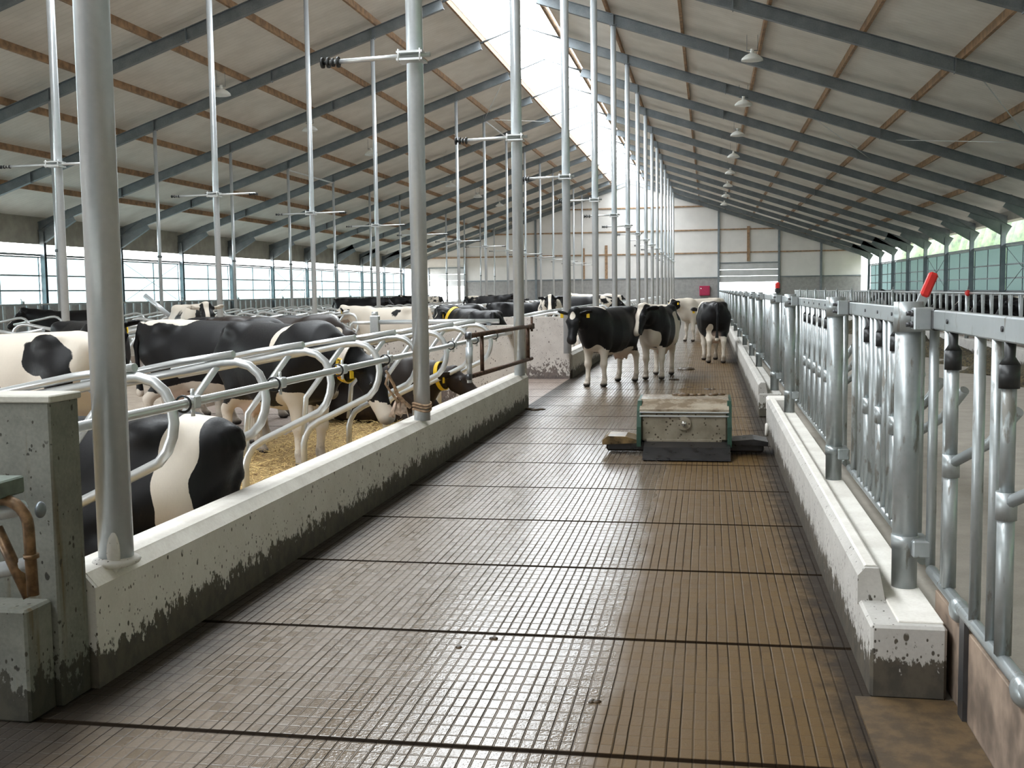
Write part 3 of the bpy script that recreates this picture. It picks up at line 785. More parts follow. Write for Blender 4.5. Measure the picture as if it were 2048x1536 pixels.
    for k in range(12):
        y = 17.0 + k*L
        t = thing('feed_fence_panel', 'self-locking feed fence panel across the feed passage, %s from the right picture edge' % ORD[k], 'fence panel', (X2, y, 0), 0, 'far feed fence panels')
        link('top_rail', top, t); link('bottom_rail', bot, t)
        for i in range(7): link('bar', bar, t, (0, .20+.77*i, 0)); link('yoke_bar', yb, t, (0, .20+.77*i+.17, 0))
        t = thing('fence_post', 'slim post of the far feed fence, %s from the right picture edge' % ORD[k], 'post', (X2-.05, y, 0), 0, 'far feed fence posts'); link('shaft', sh2, t); link('latch', hd, t)
        if k == 2: 
            l = MB().box(-.05, .05, -.09, .09, 1.44, 1.58, .03).build('lever_grip', RED, t); l['label'] = 'rounded red lever grip'
    # fence along the left wall
    for k in range(11):
        y = 26.0 + k*L
        t = thing('feed_fence_panel', 'distant self-locking fence panel below the left wall windows, %s from the camera' % ORD[k], 'fence panel', (-21.5, y, 0), 0, 'fence panels along the left wall')
        link('top_rail', top, t, (0, 0, -.02)); link('bottom_rail', bot, t)
        for i in range(9): link('bar', bar, t, (0, .25+.60*i, 0))
        link('latch', hd, t)
fence()

# feed heaps along the far curb
def feed():
    rnd = random.Random(9); b = MB(); ny = 150; prof = [(0, 0), (.15, .20), (.45, .30), (.75, .22), (1.0, .06), (1.1, 0)]
    vs = []; fs = []
    for j in range(ny+1):
        y = 19 + j*.3
        for (x, z) in prof: vs.append((6.03 - x*(.8+.25*math.sin(j*.7)+rnd.uniform(-.1, .1)) + .0, y, max(0, z*(.9+.5*math.sin(j*.45+1)+rnd.uniform(-.25, .25))) + .002))
    n = len(prof)
    for j in range(ny):
        for i in range(n-1): fs.append((j*n+i, j*n+i+1, (j+1)*n+i+1, (j+1)*n+i))
    b.add(vs, fs, True); o = b.build('feed_heap', FEEDMAT); tag(o, 'dark heap of silage along the far curb of the feed passage', 'feed', None, 'stuff')
feed()

# ------------------------------------------------------------------ lamps
def lamps():
    h = MB(); prof = [(.02, .16), (.05, .15), (.13, .10), (.20, .02), (.215, -.04), (.20, -.04)]
    n = 20; vs = [(r*math.cos(2*math.pi*k/n)*1.35, r*math.sin(2*math.pi*k/n), z) for r, z in prof for k in range(n)]
    fs = [(i*n+k, i*n+(k+1) % n, (i+1)*n+(k+1) % n, (i+1)*n+k) for i in range(len(prof)-1) for k in range(n)]
    shade = h.add(vs, fs, True).cyl((0, 0, .14), (0, 0, .26), .05, 12).mesh('reflector', WHITEP)
    lens = MB().ell((0, 0, -.035), (.265, .195, .035), 20, 6).mesh('lens', WHITEP)
    rod = MB().tube([(-.14, 0, .22), (-.14, 0, .62)], .006, 6).tube([(.14, 0, .22), (.14, 0, .62)], .006, 6).tube([(-.15, 0, .22), (.15, 0, .22)], .012, 6).mesh('hanger', G_BEAM)
    n = 0
    for k in range(8):
        x, y = 1.12, 29.6 + 7.1*k
        t = thing('pendant_lamp', 'white oval barn lamp hanging under the right roof slope, %s from the camera' % ORD[k], 'lamp', (x, y, zsteel(x)-.22), R(12), 'lamps under the right roof slope')
        link('reflector', shade, t); link('lens', lens, t); link('hanger', rod, t)
    for k in range(8):
        x, y = -13.8, 29.9 + 7.1*k
        t = thing('pendant_lamp', 'white oval barn lamp hanging under the left roof slope, %s from the camera' % ORD[k], 'lamp', (x, y, zsteel(x)-.30), R(-8), 'lamps under the left roof slope')
        link('reflector', shade, t); link('lens', lens, t); link('hanger', rod, t)
lamps()
for o in [q for q in COL.objects if q.name.startswith('steel_post') and q.get('group', '').startswith('galvanised posts along')][:0]: pass
pp = thing('loose_pipe', 'grey pipe sticking up at a slant behind the cubicles at left, against the bright windows', 'pipe', (-10.5, 19.0, .14))
MB().tube([(.55, 0, 1.18), (.05, 0, 1.58)], .045, 12).tube([(.55, 0, 0), (.55, 0, 1.2)], .035, 10).build('tube', G_POST, pp)

# ------------------------------------------------------------------ scraper robot in the alley
def scraper():
    dirt = plain('dung_spattered_steel', (.30, .265, .20), .45, .15, .1, 3)
    M = Mat('dung_spattered_cover'); v = M.co(); s = M.vor(v, 24).step(.20, .26, 1, 0)*M.noise(v, 11, 3).step(.44, .5); n = M.noise(v, 6, 5)
    c = M.mix(n.step(.3, .7), (.20, .17, .12), (.31, .27, .205)) ; c = M.mix(s, c, (.05, .035, .018)); M.set('Base Color', c).set('Roughness', .5); dirt = M.m
    M = Mat('shiny_dunged_lid'); v = M.co(); n = M.noise(v, 5, 5, .65); c = M.mix(n.step(.42, .6), (.15, .105, .06), (.36, .31, .24)); M.set('Base Color', c).set('Roughness', n.step(.4, .6, .5, .2)); lid = M.m
    dark = plain('wet_rubber_and_shadow', (.018, .017, .018), .3, 0, .3, 12)
    t = thing('manure_scraper', 'boxy dung-spattered manure scraper robot standing in the slatted alley', 'scraper', (-.24, 11.15, 0), R(0))
    MB().box(-.435, .435, -.02, .72, .15, .44, .018).build('housing', dirt, t)
    MB().box(-.38, .38, -.035, .02, .13, .17, .004).build('skirt', dirt, t)
    MB().prism([(-.03, .44), (-.03, .475), (.20, .56), (.70, .56), (.74, .44)], 0, -.45, .45).build('lid', lid, t)
    MB().box(-.45, .45, -.045, -.02, .40, .415, .004).box(-.45, .45, -.045, -.02, .44, .452, .004).build('trim_strip', G_TUBE, t)
    b = MB().cyl((.0, -.025, .335), (0, -.045, .335), .07, 24); b.build('collar_plate', dirt, t)
    MB().ell((0, -.05, .335), (.03, .03, .03), 16, 12).build('sensor_ball', plain('chrome', (.8, .8, .8), .12, 1, .02), t)
    for s in (-1, 1):
        x = s*.455; w = .022
        MB().prism([(-.10, .10), (-.08, .30), (-.02, .46), (.12, .55), (.70, .56), (.76, .10)], 0, x-w, x+w).build('side_guard', GREEN, t)
    b = MB().box(-.80, .80, .05, .42, .03, .145, .02); b.build('scraper_blade', dark, t)
    b = MB().prism([(-.84, .145), (-.84, .10), (-.47, .12), (-.47, .15), (-.60, .185), (-.78, .19)], 1, .02, .40); b.build('left_wing', plain('muddy_wing', (.16, .105, .045), .3, .2, .5, 9), t)
    MB().prism([(.84, .145), (.84, .10), (.47, .12), (.47, .15), (.7, .17)], 1, .02, .40).build('right_wing', dark, t)
    MB().prism([(.10, .15), (-.02, .15), (-.20, .11), (-.40, .03), (-.42, .012), (.10, .012)], 0, -.40, .46).build('shadow_wedge', dark, t)  # dark wedge added for the shadow and wet spray before the housing
    dg = MB(); rnd = random.Random(4)
    for k in range(9): dg.ell((.12+rnd.uniform(-.25, .3), .62+rnd.uniform(-.06, .06), .565), (.05, .04, .018), 8, 5)
    o = dg.build('dung', plain('brown_dung', (.10, .055, .018), .6, 0, .4, 30)); tag(o, 'smear of brown dung on the back of the scraper lid', 'dung', None, 'stuff'); o.location = (-.24, 11.15, 0)
scraper()
def clumps():
    m = plain('fresh_dung', (.055, .034, .015), .5, 0, .4, 30); rnd = random.Random(8)
    pos = [(-.60, 20.6, .10, 'flat dark dung patch on the alley right of the facing cows', 'a'), (.03, 18.6, .10, 'small dung pat on the alley beyond the scraper lid', 'b'), (-.30, 19.0, .07, 'tiny dung lump on the alley left of the pat beyond the scraper', 'c'),
           (-.40, 23.2, .22, 'long dark dung streak on the alley left of the walking cow', 'd'), (-1.03, 5.1, .025, 'dark dung crumb on the slats left of the bright reflection', 'e'), (-.46, 4.35, .022, 'dark curled straw bit on the slats in the middle foreground', 'f'),
           (-1.17, 4.95, .02, 'small dark dung crumb farthest left on the foreground slats', 'g'), (-2.45, 15.3, .13, 'dark dung lump at the foot of the near curb end', 'h')]
    for x, y, r, lab, _ in pos:
        b = MB()
        for k in range(5): b.ell((rnd.uniform(-.6, .6)*r, rnd.uniform(-.5, .5)*r, .0), (r*rnd.uniform(.4, .8), r*rnd.uniform(.35, .6), r*.22 if r > .05 else r*.4), 10, 6)
        o = b.build('dung_clump', m, None, (x, y, .0)); tag(o, lab, 'dung', 'dung on the alley floor')
clumps()
# ------------------------------------------------------------------ cows: one continuous body from a blended field
def vnoise(p, seed):
    """smooth value noise on an (n,3) array, about -1..1"""
    p = p + seed*17.31; i = np.floor(p).astype(np.int64); f = p - i; f = f*f*(3-2*f); out = 0
    for dx in (0, 1):
        for dy in (0, 1):
            for dz in (0, 1):
                h = ((i[:, 0]+dx)*73856093 ^ (i[:, 1]+dy)*19349663 ^ (i[:, 2]+dz)*83492791) & 0xffffff
                h = (h*1103515245 + 12345) & 0x7fffffff; h = (h >> 8) % 65536 / 32768.0 - 1
                w = (f[:, 0] if dx else 1-f[:, 0])*(f[:, 1] if dy else 1-f[:, 1])*(f[:, 2] if dz else 1-f[:, 2]); out = out + h*w
    return out
def smin(a, b, k):
    h = np.maximum(k - np.abs(a-b), 0)/k
    return np.minimum(a, b) - h*h*k*.25
def rcone(P, a, b, ra, rb, sy=1.0):
    a = np.array(a, float); b = np.array(b, float); ba = b-a; t = np.clip(((P-a) @ ba)/(ba @ ba), 0, 1)
    d = P - a - t[:, None]*ba
    return np.sqrt((d*d).sum(1)) - (ra + (rb-ra)*t)
def ellip(P, c, r, M=None):
    q = P - np.array(c, float)
    if M is not None: q = q @ M
    r = np.array(r, float); k0 = np.sqrt(((q/r)**2).sum(1)); k1 = np.sqrt(((q/(r*r))**2).sum(1)) + 1e-9
    return k0*(k0-1)/k1
def surface_nets(F, org, h):
    s = F < 0; nx, ny, nz = F.shape
    cells = np.zeros((nx-1, ny-1, nz-1), int); offs = [(i, j, k) for i in (0, 1) for j in (0, 1) for k in (0, 1)]
    for (i, j, k) in offs: cells += s[i:nx-1+i, j:ny-1+j, k:nz-1+k]
    act = (cells > 0) & (cells < 8); idx = -np.ones(act.shape, int); A = np.argwhere(act); idx[act] = np.arange(len(A))
    acc = np.zeros((len(A), 3)); cnt = np.zeros(len(A))
    for ax in range(3):
        o1, o2 = [q for q in range(3) if q != ax]
        for m in (0, 1):
            for n in (0, 1):
                a = [0, 0, 0]; a[o1] = m; a[o2] = n; b = list(a); b[ax] = 1
                fa = F[A[:, 0]+a[0], A[:, 1]+a[1], A[:, 2]+a[2]]; fb = F[A[:, 0]+b[0], A[:, 1]+b[1], A[:, 2]+b[2]]
                c = (fa < 0) != (fb < 0); t = np.where(c, fa/np.where(fa-fb == 0, 1, fa-fb), 0)
                pos = A + np.array(a); pos = pos.astype(float); pos[:, ax] += t; acc += np.where(c[:, None], pos, 0); cnt += c
    V = acc/np.maximum(cnt, 1)[:, None]*h + org
    faces = []
    for ax in range(3):
        o1, o2 = [(1, 2), (2, 0), (0, 1)][ax]
        sl0 = [slice(1, -1)]*3; sl0[ax] = slice(0, -1); sl1 = list(sl0); sl1[ax] = slice(1, None)
        a = s[tuple(sl0)]; b = s[tuple(sl1)]; E_ = np.argwhere(a != b); 
        if len(E_) == 0: continue
        g = E_.copy(); 
        for q in range(3):
            if q != ax: g[:, q] += 1
        def cell(d1, d2):
            c = g.copy(); c[:, o1] -= d1; c[:, o2] -= d2; return idx[c[:, 0], c[:, 1], c[:, 2]]
        Q = np.stack([cell(1, 1), cell(0, 1), cell(0, 0), cell(1, 0)], 1)
        inside = a[tuple(E_.T)]; Q[~inside] = Q[~inside][:, ::-1]; faces.append(Q)
    return V, np.concatenate(faces)

ST = np.array([  # trunk stations: x, centre z, half height, half width
    (-.92, 1.24, .03, .03), (-.88, 1.22, .12, .10), (-.80, 1.16, .23, .20), (-.62, 1.07, .335, .265), (-.45, 1.015, .385, .30), (-.15, .965, .425, .345), (.12, .955, .425, .35),
    (.38, .98, .395, .30), (.60, 1.02, .355, .235), (.78, 1.06, .27, .165), (.90, 1.09, .15, .09), (.95, 1.10, .03, .02)])
def cow_sdf(P, pose):
    dz = -.56 if pose.get('lying') else 0.
    x = P[:, 0]; cz = np.interp(x, ST[:, 0], ST[:, 1]) + dz; hz = np.interp(x, ST[:, 0], ST[:, 2]); wy = np.interp(x, ST[:, 0], ST[:, 3])
    q = np.sqrt((P[:, 1]/wy)**2 + np.abs((P[:, 2]-cz)/hz)**2.3)
    d = (q-1)*np.minimum(hz, wy)*.85
    d = np.maximum(d, np.maximum(x-.97, -.95-x))
    U = lambda e, k=.08: smin(d, e, k)
    for s in (-1, 1):
        d = U(ellip(P, (-.50, s*.20, 1.325+dz), (.11, .07, .06)), .12)          # hook bones
        d = U(ellip(P, (-.84, s*.10, 1.26+dz), (.06, .045, .06)), .06)           # pins
        d = U(ellip(P, (.52, s*.15, 1.12+dz), (.15, .11, .26)), .12)             # shoulder blades
    if not pose.get('lying'):
        st = pose.get('step', (0, 0, 0, 0))
        for n, s in enumerate((-1, 1)):
            f = st[n]; r = st[2+n]
            d = U(rcone(P, (-.62, s*.15, 1.02), (-.46, s*.19, .74), .20, .12), .12)
            d = U(rcone(P, (-.46, s*.185, .76), (-.74+r*.5, s*.155, .50), .115, .058), .07)
            d = U(rcone(P, (-.74+r*.5, s*.155, .50), (-.72+r*.85, s*.155, .16), .054, .040), .04)
            d = U(rcone(P, (-.72+r*.85, s*.155, .16), (-.67+r*.9, s*.155, .06), .045, .052), .03)
            d = U(ellip(P, (-.655+r*.9, s*.155, .04), (.075, .056, .048)), .03)
            d = U(rcone(P, (.52, s*.155, .98), (.46, s*.16, .70), .15, .088), .10)
            d = U(rcone(P, (.46, s*.16, .72), (.48+f*.4, s*.145, .40), .085, .056), .05)
            d = U(ellip(P, (.49+f*.4, s*.145, .40), (.06, .055, .065)), .04)
            d = U(rcone(P, (.48+f*.4, s*.145, .40), (.47+f*.85, s*.145, .13), .048, .038), .04)
            d = U(rcone(P, (.47+f*.85, s*.145, .14), (.50+f*.9, s*.145, .05), .043, .052), .03)
            d = U(ellip(P, (.52+f*.9, s*.145, .04), (.075, .058, .048)), .03)
        d = U(ellip(P, (-.47, 0, .60), (.20, .155, .16)), .08)
        for (tx, ty) in ((-.56, .07), (-.56, -.07), (-.40, .075), (-.40, -.075)): d = U(rcone(P, (tx, ty, .50), (tx, ty, .43), .022, .017), .02)
        tail = [(-.90, 0, 1.34), (-.975, pose.get('tail', 0)*.3, 1.10), (-.965, pose.get('tail', 0)*.7, .80), (-.95, pose.get('tail', 0), .55)]; tr = (.045, .032, .026, .045)
    else:
        for s in (-1, 1):
            d = U(rcone(P, (.55, s*.16, .40), (.84, s*.20, .13), .15, .075), .08); d = U(rcone(P, (.84, s*.20, .12), (.50, s*.22, .06), .06, .045), .04)
        d = U(rcone(P, (-.58, .16, .42), (-.18, .36, .26), .22, .13), .10); d = U(rcone(P, (-.18, .38, .22), (-.60, .46, .10), .10, .06), .05); d = U(rcone(P, (-.60, .46, .09), (-.22, .50, .06), .05, .045), .04)
        d = U(rcone(P, (-.58, -.16, .42), (-.20, -.28, .22), .22, .12), .10)
        d = U(ellip(P, (0, 0, .22), (.72, .40, .22)), .12)
        tail = [(-.89, 0, .74), (-.85, -.10, .5), (-.72, -.22, .25), (-.5, -.36, .12)]; tr = (.045, .032, .026, .04)
    for i in range(3): d = U(rcone(P, tail[i], tail[i+1], tr[i], tr[i+1]), .03)
    d = U(ellip(P, (.70, 0, .84+dz*.8), (.17, .10, .17)), .12)                    # brisket
    f, r, u, poll = head_frame(pose)
    nb = np.array((.66, 0, 1.16+dz)); 
    m1 = nb + (poll-nb)*.5
    d = U(rcone(P, nb, m1, .225, .155), .14); d = U(rcone(P, m1, poll - f*.02 - u*.03, .155, .10), .10)
    d = U(rcone(P, nb - np.array((0, 0, .14)), m1 - np.array((0, 0, .10)), .15, .09), .10)
    H = lambda a, b, c: poll + f*a + r*b + u*c
    d = U(rcone(P, H(.0, 0, -.01), H(.20, 0, -.02), .108, .098), .05)
    for s in (-1, 1): d = U(ellip(P, H(.17, s*.082, .02), (.045, .045, .045)), .04)
    d = U(rcone(P, H(.18, 0, -.03), H(.47, 0, -.055), .092, .068), .05)
    d = U(rcone(P, H(.10, 0, -.11), H(.42, 0, -.10), .075, .048), .05)
    d = U(ellip(P, H(.49, 0, -.06), (.07, .082, .07)), .05)
    d = U(ellip(P, H(-.01, 0, .085), (.05, .07, .04)), .04)                        # poll tuft
    for s in (-1, 1):
        c = H(-.01, s*.21, -.005); ax = r*s*.93 - u*.18 - f*.30; ax /= np.linalg.norm(ax); up2 = np.cross(f, ax); up2 /= np.linalg.norm(up2); th = np.cross(ax, up2)
        d = U(ellip(P, c, (.125, .068, .024), np.stack([ax, up2, th], 1)), .025)
    return d
def head_frame(pose):
    dz = -.56 if pose.get('lying') else 0.
    ny, npt, L = R(pose.get('nyaw', 0)), R(pose.get('npitch', 20)), pose.get('nlen', .52)
    nb = np.array((.66, 0, 1.16+dz)); poll = nb + L*np.array((math.cos(npt)*math.cos(ny), math.cos(npt)*math.sin(ny), math.sin(npt)))
    hy, hp, ro = R(pose.get('hyaw', 0)), R(pose.get('hpitch', -45)), R(pose.get('hroll', 0))
    f = np.array((math.cos(hp)*math.cos(hy), math.cos(hp)*math.sin(hy), math.sin(hp))); r = np.array((math.sin(hy), -math.cos(hy), 0)); u = np.cross(r, f)
    r2 = r*math.cos(ro) + u*math.sin(ro); u2 = u*math.cos(ro) - r*math.sin(ro)
    return f, r2, u2, poll
def cow_verts(pose, h):
    f, r, u, poll = head_frame(pose); hi = np.array((1.05, .62, 1.52)); lo = np.array((-1.12, -.62, -.03))
    if pose.get('lying'): hi[2] = 1.0
    for p in (poll + f*.62, poll + r*.36, poll - r*.36, poll + u*.2): hi = np.maximum(hi, p + .08); lo = np.minimum(lo, p - .08)
    lo[2] = max(lo[2], -.03); n = np.ceil((hi-lo)/h).astype(int) + 2
    ax = [lo[i] + h*np.arange(n[i]) for i in range(3)]; G = np.stack(np.meshgrid(*ax, indexing='ij'), -1).reshape(-1, 3)
    F = np.empty(len(G)); st = 200000
    for i in range(0, len(G), st): F[i:i+st] = cow_sdf(G[i:i+st], pose)
    F = F.reshape(n); F[:, :, 0] = np.maximum(F[:, :, 0], .01)
    V, Q = surface_nets(F, lo, h); V[:, 2] = np.maximum(V[:, 2], 0.0)
    return V, Q
COWCACHE = {}
def cow_mesh(pose, h, pat):
    key = repr(sorted(pose.items())) + str(h)
    if key not in COWCACHE: COWCACHE[key] = cow_verts(pose, h)
    V, Q = COWCACHE[key]
    me = bpy.data.meshes.new('body'); me.vertices.add(len(V)); me.vertices.foreach_set('co', V.ravel().astype(np.float32))
    me.loops.add(Q.size); me.loops.foreach_set('vertex_index', Q.ravel().astype(np.int32)); me.polygons.add(len(Q))
    me.polygons.foreach_set('loop_start', np.arange(0, Q.size, 4, dtype=np.int32)); me.polygons.foreach_set('loop_total', np.full(len(Q), 4, np.int32))
    me.polygons.foreach_set('use_smooth', np.ones(len(Q), bool)); me.update(); me.validate()
    f, r, u, poll = head_frame(pose)
    P = V; lying = bool(pose.get('lying')); sd = pat.get('seed', 1)
    n = vnoise(P*2.1, sd)*.75 + vnoise(P*4.6, sd+3)*.32 + vnoise(P*11, sd+5)*.12
    w = n*pat.get('amp', .9) + pat.get('bias', -.2)
    def bump(c, rad, k): 
        q = np.sqrt((((P-np.array(c))/np.array(rad))**2).sum(1)); return k*np.clip(1.6-q*1.1 + vnoise(P*7, sd+9)*.35, -.0, 1.4)
    for c, rad, k in pat.get('spots', ()): w = w + bump(c, rad, k)
    hl = P - poll; a, b, c = hl @ f, hl @ r, hl @ u
    ishead = (a > -.06) & (np.abs(b) < .15) & (np.abs(c) < .26) & (a < .65)
    if 'face' in pat:
        fc = pat['face']; onf = np.clip((c + .10)*8, -1, 1)
        if fc == 'star': hw = .9 - np.sqrt(((a-.10)/.075)**2 + (b/.055)**2) + np.minimum(c, 0)*9
        elif fc == 'blaze': hw = 1.0 - np.abs(b - .02)/(.035 + .05*np.clip(a-.25, 0, 1)*2 + .03*np.clip(.12-a, 0, 1)*3)
        elif fc == 'white': hw = .6 - np.sqrt(((a-.18)/.09)**2 + ((np.abs(b)-.10)/.05)**2)*-.5 - 1.0*np.exp(-(((a-.17)/.09)**2 + ((np.abs(b)-.10)/.05)**2))*1.6
        elif fc == 'wide': hw = 1.0 - np.abs(b - .012)/(.052 + .07*np.clip(a-.28, 0, 1)*2 + .06*np.clip(.10-a, 0, 1)*4)
        else: hw = -np.ones(len(P))
        if fc in ('star', 'blaze', 'wide'): hw = np.where(c > -.10, hw, -.6)
        w = np.where(ishead, np.clip(hw, -1, 1), w)
    w = np.where((np.abs(b) > .125) & (a > -.14) & (a < .10) & (np.abs(c) < .1), pat.get('ear', -.6), w)
    if not lying:
        lw = pat.get('legs', .55); leg = (P[:, 2] < .62 + .10*vnoise(P*6, sd+2)) & (np.abs(P[:, 1]) > .07)
        w = np.where(leg & (P[:, 0] > .2), np.maximum(w, lw + .3*vnoise(P*9, sd+4)), w); lr = pat.get('rlegs', lw); w = np.where(leg & (P[:, 0] < -.2), np.maximum(w, lr + .3*vnoise(P*9, sd+4)), w)
        bl = pat.get('belly', .5); w = np.where(P[:, 2] < .60 + .06*vnoise(P*5, sd+6), np.maximum(w, bl), w)
    att = lambda nm, val: me.attributes.new(nm, 'FLOAT', 'POINT').data.foreach_set('value', np.ascontiguousarray(val, np.float32))
    att('pat', w)
    nose = np.clip((a - .475)*14, 0, 1)*(np.abs(b) < .13)*(np.abs(c) < .2)
    hoof = np.zeros(len(P)) if lying else np.clip((.075 - P[:, 2])*30, 0, 1)
    pink = np.zeros(len(P)) if lying else np.clip(1.25 - np.sqrt(((P[:, 0]+.47)/.24)**2 + (P[:, 1]/.19)**2 + ((P[:, 2]-.55)/.19)**2), 0, 1)*1.6
    att('dark', np.clip(nose*pat.get('nose', .8) + hoof, 0, 1)); att('pink', np.clip(pink, 0, 1)); att('low', np.clip(1.0 - P[:, 2]/(.35 if lying else .75), 0, 1))
    return me
def cowmat(name, white, black, dirt):
    M = Mat(name); v = M.co(); n = M.noise(v, 22, 4, .6); w = M.attr('pat') + (n - .5)*.22
    fur = M.noise(v, 90, 3, .7, (1, 1, .35)); big = M.noise(v, 3.2, 4)
    wc = M.mix(fur*.4 + big*.6, tuple(q*.78 for q in white), white); bc = M.mix(fur*.5+big*.5, black, tuple(min(1, q*2.2+.003) for q in black))
    c = M.mix(w.step(-.035, .035), bc, wc)
    c = M.mix(M.attr('pink')*.75, c, (.55, .36, .27))
    mud = (M.noise(v, 6, 5, .65)*.75 + M.attr('low')*.42).step(.62, .80)*dirt
    c = M.mix(mud, c, (.10, .062, .034)); c = M.mix(M.attr('dark'), c, (.028, .024, .023))
    M.set('Base Color', c).set('Roughness', fur.step(.2, .8, .42, .62)); M.set('Specular IOR Level', .28); M.bump(fur, .15, .004); return M.m
COW = cowmat('black_and_white_hide', (.76, .68, .58), (.0032, .003, .0035), .55)
COWB = cowmat('brown_black_hide', (.76, .68, .58), (.012, .0075, .0055), .45)
EYE_M = plain('cow_eye', (.012, .009, .008), .08)
PALEBAND = plain('pale_collar_band', (.74, .66, .58), .7, 0, .1, 20)
DIGIT = plain('dark_collar_digits', (.10, .045, .01), .6)
EYEBALL = MB().ell((0, 0, 0), (.024, .024, .024), 12, 8).mesh('eye', EYE_M)
TAGM = MB().box(-.028, .028, -.004, .004, -.075, 0, .003).cyl((0, -.006, -.008), (0, .006, -.008), .012, 10).mesh('ear_tag', YELLOW)

def cow(label, loc, rz, pose, pat, h=.026, tags='lr', collar=None, mat=None, group=None, scale=1.0):
    """collar: (share of the neck length, radius, digits)"""
    o = link('cow', cow_mesh(pose, h, pat)); o.data.materials.append(mat or COW); o.location = loc; o.rotation_euler = (0, 0, R(rz)); o.scale = scale if isinstance(scale, tuple) else (scale,)*3
    tag(o, label, 'cow', group)
    f, r, u, poll = head_frame(pose); Mh = Matrix((f, r, u)).transposed()
    for s in (-1, 1):
        link('eye', EYEBALL, o, Vector(poll + f*.175 + r*s*.105 + u*.022))
        if ('l' if s < 0 else 'r') in tags:
            t = link('ear_tag', TAGM, o, Vector(poll + f*.0 + r*s*.235 - u*.02)); t.rotation_euler = (0, 0, math.atan2(f[1], f[0]) + R(90)); t['label'] = 'yellow ear tag'
    if collar:
        t, rad, digits = collar; dz = -.56 if pose.get('lying') else 0.; nb = np.array((.66, 0, 1.12+dz)); c = nb + (poll-nb)*t
        ax = (poll-nb)/np.linalg.norm(poll-nb); side = np.cross(ax, (0, 0, 1)); side /= np.linalg.norm(side); up = np.cross(side, ax)
        pts = []; 
        ry = rad*pose.get('csy', 1.0)
        for k in range(40):
            a = 2*math.pi*k/40; e = side*math.cos(a) + up*math.sin(a); T = np.arange(.02, .42, .004); S = cow_sdf(c + e[None, :]*T[:, None], pose); k0 = int(np.argmax(S > 0)) if (S > 0).any() else 60
            pts.append(c + e*(T[k0] + .006))
        for _ in range(2): pts = [(pts[k-1] + pts[k]*2 + pts[(k+1) % 40])*.25 for k in range(40)]
        ring = MB(); wd = .036 if digits else .026; n = 40
        for k, p in enumerate(pts):
            o2 = (np.array(p) - c); o2 = o2/np.linalg.norm(o2)
            for dd, e in ((-wd, 0), (wd, 0), (wd, .012), (-wd, .012)): ring.v.append(tuple(p + ax*dd + o2*e))
        for k in range(n):
            m = (k+1) % n
            for q in range(4): ring.f.append((k*4+q, k*4+(q+1) % 4, m*4+(q+1) % 4, m*4+q)); ring.sm.append(False)
        cc = ring.build('collar', YELLOW, o); cc['label'] = 'yellow neck collar'
        if digits:
            cc.data.materials.append(PALEBAND)
            for k, pl in enumerate(cc.data.polygons):
                a = 2*math.pi*(k//4)/40
                if math.sin(a) > .12: pl.material_index = 1
            # number plates on the side seen from the alley, one under the other
            for j, (ch, ang) in enumerate(zip(digits, (-4, -26, -47))):
                a = R(ang); p = pts[int(round((ang % 360)/9)) % 40]; o2 = p - c; o2 = o2 - ax*(o2 @ ax); o2 /= np.linalg.norm(o2)
                yv = np.cross(o2, ax); Mx = Matrix((Vector(ax), Vector(yv), Vector(o2))).transposed()
                pm = MB().box(-.03, .03, -.045, .045, 0, .016, .006); pm.xf(Matrix.Translation(Vector(p + o2*.008)) @ Mx.to_4x4()); pl = pm.build('number_plate', YELLOW, cc)
                cu = bpy.data.curves.new('digit', 'FONT'); cu.body = ch; cu.size = .082; cu.align_x = 'CENTER'; cu.align_y = 'CENTER'; cu.extrude = .001
                tmp = bpy.data.objects.new('digit', cu); COL.objects.link(tmp); dg = bpy.context.evaluated_depsgraph_get(); mm = bpy.data.meshes.new_from_object(tmp.evaluated_get(dg)); bpy.data.objects.remove(tmp)
                mm.transform(Matrix.Translation(Vector(p + o2*.0255)) @ Mx.to_4x4()); mm.materials.clear(); mm.materials.append(DIGIT if j < 2 else RED); q = link('digit', mm, cc)
    return o

